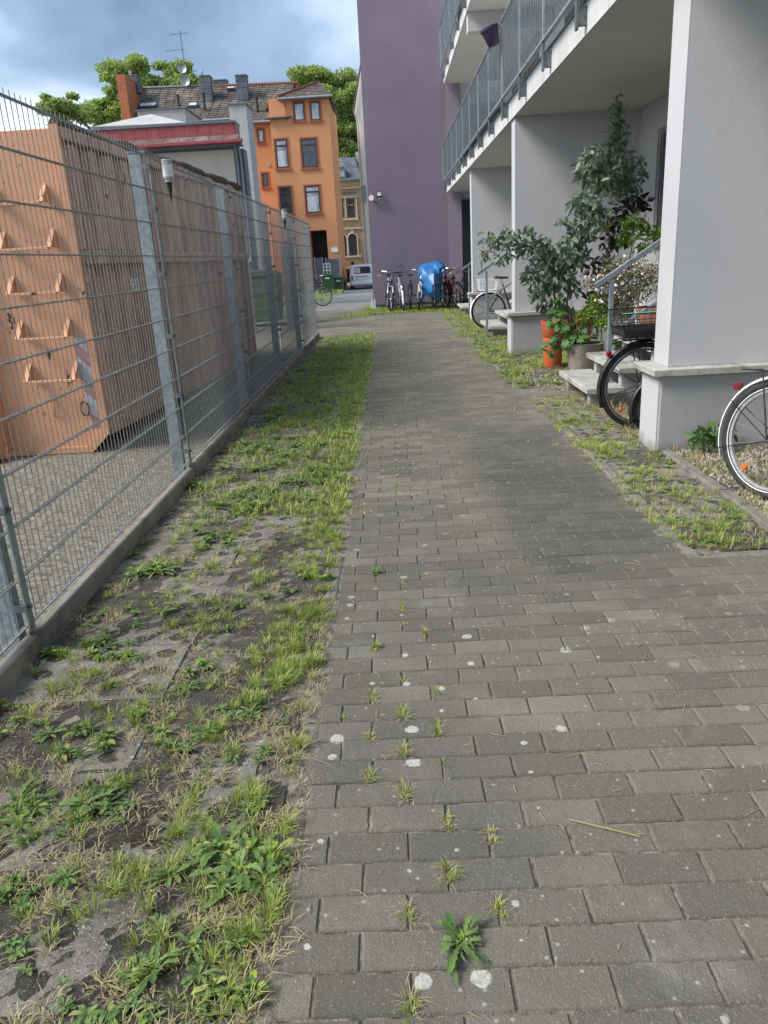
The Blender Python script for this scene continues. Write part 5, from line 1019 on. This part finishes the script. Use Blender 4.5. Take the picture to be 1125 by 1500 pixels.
EUC = [(2.66,9.6,2.85,.08,.20),(2.68,9.6,2.59,.13,.18),(2.55,9.5,2.38,.25,.2),(2.27,9.3,2.35,.14,.16),(2.87,9.7,2.23,.18,.2),(2.45,9.4,2.14,.24,.19),(2.69,9.6,2.09,.23,.13),(2.17,9.3,2.19,.07,.12),(2.2,9.2,1.9,.17,.16),(2.38,9.3,1.83,.15,.12),(2.09,9.2,1.94,.09,.07),(2.26,9.2,1.65,.19,.16),(2.16,9.2,1.55,.14,.12),(1.98,9.2,1.7,.09,.05),(1.15,9,1.55,.13,.12),(1.34,9,1.58,.14,.12),(1.45,9,1.44,.12,.1),(1.05,9,1.41,.07,.07),(1.26,9,1.35,.12,.07),(1.57,9.05,1.57,.12,.1),(1.72,9.05,1.46,.14,.12),(1.7,9.1,1.28,.17,.14),(1.89,9.1,1.34,.19,.17),(2.05,9.15,1.26,.17,.15),(2.18,9.2,1.36,.12,.12),(1.58,9.1,1.17,.1,.1),(1.7,9.1,.98,.17,.14),(1.87,9.1,1.08,.21,.15),(2.06,9.15,1.03,.14,.14),(1.79,9.15,.82,.12,.09),(2.11,9.2,1.51,.16,.14)]
plant('eucalyptus_shrub', 'tall straggly blue green shrub rising to the balcony soffit between the pillars', 'shrub', (2.1, 9.6, .3), EUC, 2300, .09, 'gum',
      [[(2.1,9.7,.3),(2.12,9.5,.9),(2.2,9.3,1.5),(2.35,9.3,2.0),(2.6,9.5,2.4),(2.66,9.6,2.95)], [(2.05,9.7,.3),(1.95,9.4,.8),(1.85,9.15,1.2),(1.6,9.05,1.45),(1.3,9,1.52),(1.05,9,1.42)], [(2.0,9.7,.5),(2.0,9.4,.8),(1.9,9.1,1.1),(1.8,9.1,1.4)], [(2.2,9.3,1.5),(2.2,9.25,1.9),(2.25,9.3,2.35)], [(2.35,9.3,2.0),(2.7,9.6,2.1),(2.9,9.7,2.25)]], asp=.42, droop=.45, stemr=.016)
plant('dark_leaved_shrub', 'sparse dark bronze leaved shrub against the back wall', 'shrub', (2.6, 9.95, .3), [(2.94,9.9,1.95,.2,.11),(3.11,9.9,1.86,.11,.09),(2.79,9.9,1.72,.2,.15),(2.76,9.9,1.49,.2,.15),(2.6,9.9,1.18,.2,.15),(2.53,9.9,.78,.11,.15),(2.67,9.9,1.65,.13,.11)], 330, .12, 'darkleaf', [[(2.6,9.95,.3),(2.62,9.9,1.2),(2.75,9.9,1.6),(2.95,9.9,1.95)]], asp=.38, droop=.25)
plant('spurge_plant', 'yellow green leafy plant in front of the barred window', 'plant', (2.8, 9.4, .5), [(2.85,9.4,1.62,.18,.12),(3.05,9.4,1.5,.12,.11),(2.74,9.4,1.48,.12,.09),(2.98,9.4,1.36,.12,.07),(2.5,9.4,1.62,.06,.05)], 520, .06, 'lime', [[(2.8,9.4,.5),(2.8,9.4,1.2),(2.85,9.4,1.6)]], asp=.4)
GA = [(2.53,8.9,1.16,.22,.15),(2.72,8.9,1.11,.23,.18),(2.42,8.9,1.02,.2,.12),(2.69,8.9,.9,.25,.15),(2.91,8.9,1.03,.13,.18),(2.27,8.9,1.03,.17,.08),(2.5,8.9,.83,.22,.1)]
gs = []
for k in range(46):
    c = rnd.choice(GA); e = Vector((c[0]+rnd.uniform(-1, 1)*c[3], c[1]+rnd.uniform(-.2, .2), c[2]+rnd.uniform(-.6, 1.2)*c[4])); b0 = Vector((2.66+rnd.uniform(-.1, .1), 8.8, .5)); gs.append([b0, b0.lerp(e, .5)+Vector((0, 0, .08)), e])
gp = plant('white_gaura_bush', 'airy bush of small white and pink flowers above the handrail', 'flower bush', (2.66, 8.8, .4), GA, 4200, .034, 'olive', gs, asp=.28, stemr=.004)
P = np.concatenate([leaves_cloud(c[:3], (c[3]*1.15, .22, c[4]*1.2), 75, 1) for c in GA]); V, F = leafquads(P, .028, asp=.8); npmesh('petals', V, F, MT['petal'], gp, kind='stuff')
plant('lime_herb', 'bright lime green feathery herb beside the handrail post', 'plant', (2.38, 8.9, .35), [(2.38,9,.83,.14,.1),(2.3,9,.72,.17,.1),(2.5,9,.75,.12,.08),(2.19,9,.65,.12,.07),(2.4,8.9,.6,.12,.1)], 1500, .036, 'lime', [[(2.38, 8.9, .35), (2.38, 8.95, .7)]], asp=.4)
# lobed leaf plant
ft = empty('fig_plant', (2.2, 9.05, .33), label='broad lobed green leaves hanging over the concrete pot', cat='plant'); st = MB()
FC = [(1.94,9.1,.81,.12,.09),(1.88,9.1,.66,.1,.1),(1.98,9.1,.54,.15,.1),(1.85,9.1,.39,.09,.07),(2.13,9.0,.5,.17,.1),(2.09,8.98,.39,.15,.09),(2.24,9.0,.53,.1,.09),(1.77,9.1,.32,.07,.07)]
fl_ = []; ang = [-2.5, -2.0, -1.65, -1.2, -.95, -.55, -.3, 0, .3, .55, .95, 1.2, 1.65, 2.0, 2.5]; rad = [.4, .62, .42, .85, .5, .95, .6, 1.1, .6, .95, .5, .85, .42, .62, .4]
me = bpy.data.meshes.new('leaf'); vv = [(0, 0, 0)]+[(r_*math.cos(a), r_*math.sin(a), -.22*r_*r_+.08*(i % 2)) for i, (a, r_) in enumerate(zip(ang, rad))]; me.from_pydata(vv, [], [(0, i+1, i+2) for i in range(len(ang)-1)]); me.materials.append(MT['fig'])
for c in FC:
    for k in range(int(16*c[3]/.12)):
        p = Vector((c[0]+rnd.uniform(-1, 1)*c[3], c[1]+rnd.uniform(-.16, .06), c[2]+rnd.uniform(-1, 1)*c[4])); s_ = rnd.uniform(.055, .085)
        link('leaf', me, ft, m4=Matrix.Translation(p) @ Euler((rnd.uniform(-.6, 1.0), rnd.uniform(.1, 1.0), rnd.uniform(-PI, 0))).to_matrix().to_4x4() @ Matrix.Scale(s_, 4)); st.tube([(2.15, 9.0, .36), p.lerp(Vector((2.12, 9.0, .45)), .4)+Vector((0, 0, .06)), p], [.006, .004, .002], 4, False)
st.build('stems', MT['twig'], ft)
plant('tub_ivy', 'small trailing plant on the stone tub', 'plant', (2.5, 8.6, .3), [(2.47, 8.6, .42, .05, .1), (2.5, 8.6, .52, .07, .05)], 70, .05, 'fig', [[(2.5, 8.65, .5), (2.46, 8.6, .35)]], asp=.7)

# ------------------------------------------------------------------ weeds, grass, straw
def blades(T, per, h, spread, w, lean=.6, z=0.):
    """T: (n,2) tuft centres; returns V, F of bent grass blades"""
    n = len(T)*per; B = np.repeat(T, per, 0); hh = np.repeat(h*(.55+.9*nr.rand(len(T))), per)*(.5+.7*nr.rand(n))
    a = nr.rand(n)*2*PI; r_ = np.abs(nr.randn(n))*spread; base = np.stack([B[:, 0]+np.cos(a)*r_, B[:, 1]+np.sin(a)*r_, np.full(n, z-.004)], 1)
    a2 = a+nr.randn(n)*.7; ln = lean*(.3+nr.rand(n)*1.1); d = np.stack([np.cos(a2), np.sin(a2), np.zeros(n)], 1); s = np.stack([-np.sin(a2), np.cos(a2), np.zeros(n)], 1)
    ww = (w*(.6+.8*nr.rand(n)))[:, None]*.5; up = np.array([[0, 0, 1.]])
    m = base+up*(hh*.55)[:, None]+d*(hh*ln*.35)[:, None]; t = base+up*(hh*(1-.35*ln))[:, None]+d*(hh*ln*1.0)[:, None]
    V = np.stack([base-s*ww, base+s*ww, m-s*ww*.85, m+s*ww*.85, t-s*ww*.12, t+s*ww*.12], 1).reshape(-1, 3)
    b = np.arange(n)[:, None]*6; F = np.concatenate([b+np.array([0, 1, 3, 2]), b+np.array([2, 3, 5, 4])], 1).reshape(-1, 4); return V, F
def rosette(T, per, L, w, el=.35, lobed=False, z=0.):
    """flat leaves round each centre, folded along the midrib, lobed like dandelion if asked"""
    n = len(T)*per; B = np.repeat(T, per, 0); sc = np.repeat(.6+.8*nr.rand(len(T)), per); LL = L*sc*(.6+.7*nr.rand(n)); W = w*sc*(.7+.6*nr.rand(n))
    a = np.tile(np.arange(per)*2*PI/per, len(T))+nr.randn(n)*.35+np.repeat(nr.rand(len(T))*6, per); e = el*(.3+1.4*nr.rand(n))
    pr = ([(0, .12), (.15, .18), (.25, .55), (.33, .30), (.45, .75), (.53, .40), (.65, .95), (.74, .55), (.86, .8), (1, .05)] if lobed else [(0, .15), (.25, .45), (.5, .95), (.75, 1.0), (.9, .6), (1, .06)])
    d = np.stack([np.cos(a), np.sin(a)], 1); s = np.stack([-np.sin(a), np.cos(a)], 1); R_ = []
    tw = nr.randn(n)*.25
    for u, q in pr:
        c = B+d*(LL*u*np.cos(e))[:, None]+s*(LL*u*u*tw)[:, None]; zz = z+.004+LL*(np.sin(e)*u-.55*np.sin(e)*u*u-.10*u*u)+.003*nr.rand(n)
        zz = np.maximum(zz, z+.002); hw = (W*q*.5)[:, None]
        R_ += [np.concatenate([c-s*hw, (zz+W*q*.16)[:, None]], 1), np.concatenate([c, zz[:, None]], 1), np.concatenate([c+s*hw, (zz+W*q*.16)[:, None]], 1)]
    V = np.stack(R_, 1); k = len(pr)*3; b = np.arange(n)[:, None]*k; q = []
    for i in range(len(pr)-1): q += [[i*3, i*3+1, i*3+4, i*3+3], [i*3+1, i*3+2, i*3+5, i*3+4]]
    F = (b[:, None, :]+np.array(q)[None]).reshape(-1, 4); return V.reshape(-1, 3), F
def cat_(parts):
    V, F, o = [], [], 0
    for v, f in parts: V.append(v); F.append(f+o); o += len(v)
    return np.concatenate(V), np.concatenate(F)
def nz(X, Y, s, k=0): return (np.sin(X*s+k)*np.cos(Y*s*.83-k*1.7)+np.sin(X*s*1.9-Y*s*1.3+k*3)*.6+np.sin(Y*s*2.7+X*s*.7+k)*.4)/2+.5
def scatter(n, x0, x1, y0, y1, dens):
    X = x0+(x1-x0)*nr.rand(n); u = nr.rand(n); Y = y0*(y1/y0)**u if y0 > 0 else y0+(y1-y0)*u     # nearer ground gets its share
    k = nr.rand(n) < dens(X, Y); return np.stack([X[k], Y[k]], 1)
def dl(X, Y):        # left strip cover
    u = (X+1.46)/1.1; far = np.clip((Y-3.2)/3.5, 0, 1); vfar = np.clip((Y-7)/4, 0, 1)
    band = np.exp(-((u-.93)/.12)**2); fence = np.clip((u-.05)/.3, 0, 1)
    near = .04+.20*(nz(X, Y, 9) > .66)*(nz(X, Y, 3.1, 2) > .35)+.62*band*(nz(X, Y, 5, 1) > .46)*np.clip((Y-.9)/1.5, .2, 1)
    return np.clip((1-far)*near+far*((.20+.45*(nz(X, Y, 6, 4) > .42))*(.25+.75*fence)+.6*band)+vfar*.45*fence, 0, 1)
def da(X, Y): return np.clip(.15+.8*(nz(X, Y, 4, 3) > .35)-.6*(np.abs(X-1.75) < .2)*(Y < 9.2), 0, 1)
def dn(X, Y): return .10+.55*(nz(X, Y, 8, 5) > .58)
TL = scatter(7600, -1.44, -.33, 1.0, 15.55, dl); TA = scatter(2600, 1.25, 2.5, 8.3, 22.5, da); TB = scatter(760, 1.34, 1.86, 3.45, 7.6, dn)
TC = scatter(700, -.75, 1.5, 20.9, 23.45, lambda X, Y: .8+0*X); TD = scatter(500, -1.9, -.65, 20.3, 27, lambda X, Y: (nz(X, Y, 2) > .35)*(X > -1.1-.15*(23-Y))*.9); TE = scatter(700, -5, -2.7, 27, 47, lambda X, Y: .9*(X < -2.7-.0*Y)*(nz(X, Y, 1.5) > .3))
Lo = TL[:, 1] < 4.2; LN = TL[Lo]; LFar = TL[~Lo]
npmesh('grass_near', *cat_([blades(LN, 34, .034, .017, .0024, .8), blades(LN[::5], 26, .05, .012, .0026, .55)]), MT['grass'], kind='stuff')
npmesh('grass_far', *cat_([blades(LFar, 15, .05, .035, .0055, .8), blades(TA, 14, .045, .045, .0065, .8), blades(TC, 14, .06, .05, .010, .6), blades(TD, 14, .045, .06, .010, .6), blades(TE+0, 10, .09, .09, .02, .6, z=-.2)]), MT['grass'], kind='stuff')
npmesh('verge_grass', *cat_([blades(TB, 26, .034, .026, .003, .8), blades(scatter(330, 1.3, 2.5, 3.45, 7.9, lambda X, Y: .55+0*X), 20, .045, .03, .0032, .7), blades(scatter(260, 1.95, 2.6, 3.5, 5.2, lambda X, Y: 1.*(nz(X, Y, 9, 3) > .5)), 22, .04, .03, .003, .7)]), MT['grass'], kind='stuff')
TS_ = scatter(3400, -1.42, -.31, 1.0, 12, lambda X, Y: np.clip(.12+.5*(nz(X, Y, 7, 9) > .6)+.3*np.exp(-((X+.37)/.07)**2), 0, 1)*np.where(Y > 5, .6, 1)); TS2 = scatter(240, 1.3, 1.9, 3.4, 8.3, lambda X, Y: .35+.4*(nz(X, Y, 7, 2) > .5))
SN = TS_[TS_[:, 1] < 4.2]; SF = TS_[TS_[:, 1] >= 4.2]
npmesh('dry_straw', *cat_([blades(SN, 20, .024, .020, .0022, 1.5), blades(SF, 8, .03, .04, .0045, 1.5), blades(TS2, 18, .028, .03, .0028, 1.4), blades(scatter(260, 1.88, 2.5, 3.5, 5.3, lambda X, Y: .5+0*X), 14, .08, .03, .003, .5), blades(scatter(140, 1.80, 2.5, 5.75, 6.9, lambda X, Y: .8+0*X), 14, .10, .04, .0035, .5)]), MT['straw'], kind='stuff')
RL = scatter(2600, -1.44, -.40, 1.0, 15.4, lambda X, Y: np.clip(.14+.5*(nz(X, Y, 5, 7) > .66), 0, 1)*np.where(Y > 4, .6, .6)); RN = RL[RL[:, 1] < 4.5]; RF = RL[RL[:, 1] >= 4.5]
npmesh('low_weeds', *cat_([rosette(RN[::2], 10, .028, .008, .6), rosette(RN[1::3], 11, .026, .0065, .9), rosette(RN[::5], 12, .044, .013, .5, True), rosette(RF, 8, .075, .024, .6), rosette(scatter(260, 1.38, 1.86, 3.45, 7.6, dn), 8, .032, .014, .6), rosette(scatter(700, 1.25, 2.5, 8.3, 20, da), 7, .05, .02, .7), rosette(TC[::3], 7, .08, .03, .7)]), MT['weed'], kind='stuff')
# moss-like creeping stems in the joints at the left of the path and tiny sprouts between the bricks
J = []
for (x, y, l) in [(q[0]+q[2]/2, q[1], q[2]) for q in BRK]:
    p = .62*math.exp(-((x-.0)/.16)**2)*(1 if y > 1.2 else .8) if x < .35 else 0
    if y > 4: p = max(p, .85*math.exp(-((x+.06)/.14)**2), .05)
    if y > 9: p = max(p, .12+.7*math.exp(-((x-1.15)/.2)**2))
    if y > 15: p = max(p, .25 if x > -.8 else .08)
    if rnd.random() < p*(.6 if y < 4 else 1): J.append((x, y+rnd.uniform(-.04, .04)))
J = np.array(J); JN = J[J[:, 1] < 4]; JF = J[J[:, 1] >= 4]
npmesh('joint_grass', *cat_([blades(JN, 12, .018, .009, .0020, 1.0), blades(JF, 8, .022, .022, .005, 1.1)]), MT['grass'], kind='stuff')
npmesh('joint_straw', *cat_([blades(JN+nr.randn(*JN.shape)*.008, 8, .013, .012, .0018, 1.6), blades(JF+nr.randn(*JF.shape)*.02, 6, .014, .03, .005, 1.7)]), MT['straw'], kind='stuff')
TUFTS = [(-.13, 2.28, 1), (-.03, 1.97, 1.1), (-.03, 1.78, 1.0), (.07, 1.48, 1.1), (-.03, 1.37, .9), (.08, 2.07, .9), (.09, 2.3, .8), (-.03, 2.17, .9), (.08, 1.66, .9), (-.03, 1.14, 1.1), (.19, 1.60, .7), (-.13, 2.05, .9), (-.13, 1.86, .8), (-.13, 2.62, .9), (.07, 2.75, .8), (-.02, 2.95, .9), (.18, 1.37, .8)]
for i, (x, y, s_) in enumerate(TUFTS):
    ln = 'leftmost' if x < -.08 else 'second' if x < .03 else 'third' if x < .14 else 'rightmost'; od = sorted(q[1] for q in TUFTS if ('leftmost' if q[0] < -.08 else 'second' if q[0] < .03 else 'third' if q[0] < .14 else 'rightmost') == ln).index(y)
    t = empty('grass_tuft', (x, y, 0), label='grass tuft in the %s line of brick joints, %s nearest the bottom edge' % (ln, ['first and', 'second', 'third', 'fourth', 'fifth', 'sixth', 'seventh'][od]), cat='grass tuft', group='grass tufts in the brick joints')
    T = np.array([[x, y-.02], [x, y+.012]])*1.0
    npmesh('green_blades', *blades(T, 26, .026*s_, .008, .0021, 1.0), MT['grass'], t); npmesh('dry_blades', *blades(T+[0, -.008], 22, .019*s_, .011, .0018, 1.5), MT['straw'], t)
def weed(x, y, s_, kind, label, n=1):
    t = empty('weed', (x, y, 0), label=label, cat='weed', group='broad leaved weeds in the paving')
    T = np.array([[x, y]]) if n == 1 else np.array([[x+rnd.uniform(-.09, .09)*s_*(.12 if n == 3 and x > 0 else 1), y+rnd.uniform(-.07, .07)*s_*(.12 if n == 3 and x > 0 else 1)] for _ in range(n)])
    npmesh('leaves', *(rosette(T, 19, .074*s_, .0165*s_, .65, True) if kind == 'lobed' else rosette(T, 22, .043*s_, .0125*s_, 1.0)), MT['weed'], t)
    npmesh('young_leaves', *rosette(T, 8, .045*s_, .012*s_, 1.1), MT['grass'], t)
for w_ in [(.085, 1.275, .74, 'lobed', 'dandelion like rosette growing alone on the brick path', 3), (-.44, 1.50, 1.15, 'lobed', 'largest dark green weed spilling over the edge of the path', 7), (-.40, 1.22, .8, 'plain', 'weed clump at the bottom edge beside the path edging', 4),
           (-1.36, 2.21, 1.25, 'plain', 'round leaved weed at the fence board, leftmost', 5), (-1.0, 2.07, 1.0, 'plain', 'leafy weed left of centre in the grid pavers', 5), (-1.33, 2.68, 1.1, 'plain', 'spreading weed at the foot of the concrete board', 6), (-1.13, 2.66, .9, 'plain', 'weed clump just right of the weed at the board', 4),
           (-.74, 2.47, .9, 'plain', 'upright broad leaved weed in the middle of the strip', 3), (-.86, 2.17, .9, 'plain', 'weed with round shining leaves in the middle of the strip', 4), (-.96, 1.48, .75, 'plain', 'pale green weed low in the left corner', 3), (-1.11, 1.75, .9, 'lobed', 'narrow leaved weed near the left picture edge', 3),
           (-.86, 1.75, .85, 'lobed', 'dark rosette weed above the cracked paver seam', 3), (-.57, 1.24, .75, 'lobed', 'reddish green weed low beside the paver seam', 3), (-.98, 4.48, 1.3, 'plain', 'bright weed clump beyond the round holes', 6), (-.99, 3.88, 1.2, 'plain', 'wide weed clump halfway along the near fence panel', 6), (-1.23, 3.49, 1.1, 'lobed', 'weed clump beside the mossy soil by the fence', 5), (-.41, 3.3, 1.0, 'plain', 'weed clump at the path edge beside the second brick rows', 4),
           (-.14, 3.35, .5, 'lobed', 'small dark weed on the bricks near the edging', 2), (-.12, 2.62, .5, 'lobed', 'small flat weed in the brick joint by the edging', 1)]: weed(*w_)
# upright seedling at the plinth
t = empty('seedling', (2.14, 5.2, 0), label='bright green upright seedling growing at the foot of the near pillar', cat='plant'); st = MB()
for k in range(5): st.tube([(2.14+k*.03, 5.2, 0), (2.10+k*.045, 5.18, .10), (2.06+k*.06, 5.17, .16+.02*(k % 3))], .004, 5)
st.build('stems', MT['fig'], t); P = np.concatenate([leaves_cloud((2.06+k*.05, 5.17, .12+.03*(k % 3)), (.07, .05, .07), 22, 1) for k in range(5)]); npmesh('leaves', *leafquads(P, .07, asp=.38, droop=.2), MT['fig'], t, kind='stuff')
# straw bits, twigs and pale grit lying about
b = MB()
for k in range(150):
    y = rnd.uniform(1.1, 5)**1; x = rnd.uniform(-.3, .55*y+.2); a = rnd.uniform(0, PI); L = rnd.choice([.015, .02, .03, .05, .09 if rnd.random() < .3 else .03]); c = Vector((x, y, .003)); d = Vector((math.cos(a), math.sin(a), 0))*L/2; n_ = Vector((-d.y, d.x, 0))*rnd.uniform(-.25, .25)
    b.tube([c-d, c+n_+Vector((0, 0, .003)), c+d], .0009, 4)
b.build('dry_stalks', MT['straw'], kind='stuff')
tw = MB().tube([(.40, 1.64, .004), (.47, 1.60, .012), (.56, 1.57, .004)], .0016, 5).build('grass_stalk', MT['grass']); tag(tw, 'single long green grass stalk lying across the bricks', 'stalk')
b = MB(); ico = [(0, 0, 1), (.9, 0, .1), (.1, .9, 0), (-.9, .1, -.1), (0, -.9, .1), (0, 0, -.6)]; icf = [(0, 1, 2), (0, 2, 3), (0, 3, 4), (0, 4, 1), (5, 2, 1), (5, 3, 2), (5, 4, 3), (5, 1, 4)]
def pebbles(name, n, fx, fy, s0, s1, mat, z=0):
    b = MB()
    for k in range(n):
        x, y = fx(), fy(); s_ = rnd.uniform(s0, s1); E_ = Euler((rnd.uniform(0, 6), rnd.uniform(0, 6), rnd.uniform(0, 6))).to_matrix(); sc = Vector((1, rnd.uniform(.6, 1), rnd.uniform(.4, .8)))*s_
        b.add([Vector((x, y, z+s_*.3))+E_ @ Vector((p[0]*sc.x, p[1]*sc.y, p[2]*sc.z)) for p in ico], icf)
    return b.build(name, MT[mat], kind='stuff')
pebbles('gravel', 2600, lambda: rnd.uniform(1.95, 2.9), lambda: rnd.uniform(3.45, 5.28), .008, .022, 'stone', .008)
pebbles('loose_grit', 1500, lambda: rnd.uniform(-1.44, -.36), lambda: 1.0*(4.5**rnd.random()), .0015, .0045, 'stone', .002)
pebbles('yard_grit', 500, lambda: rnd.uniform(-3.4, -1.65), lambda: rnd.uniform(2, 8), .006, .018, 'stone', -.018)
pebbles('verge_stones', 260, lambda: rnd.uniform(1.5, 2.4), lambda: rnd.uniform(8.0, 10.5), .01, .025, 'stone', .0)
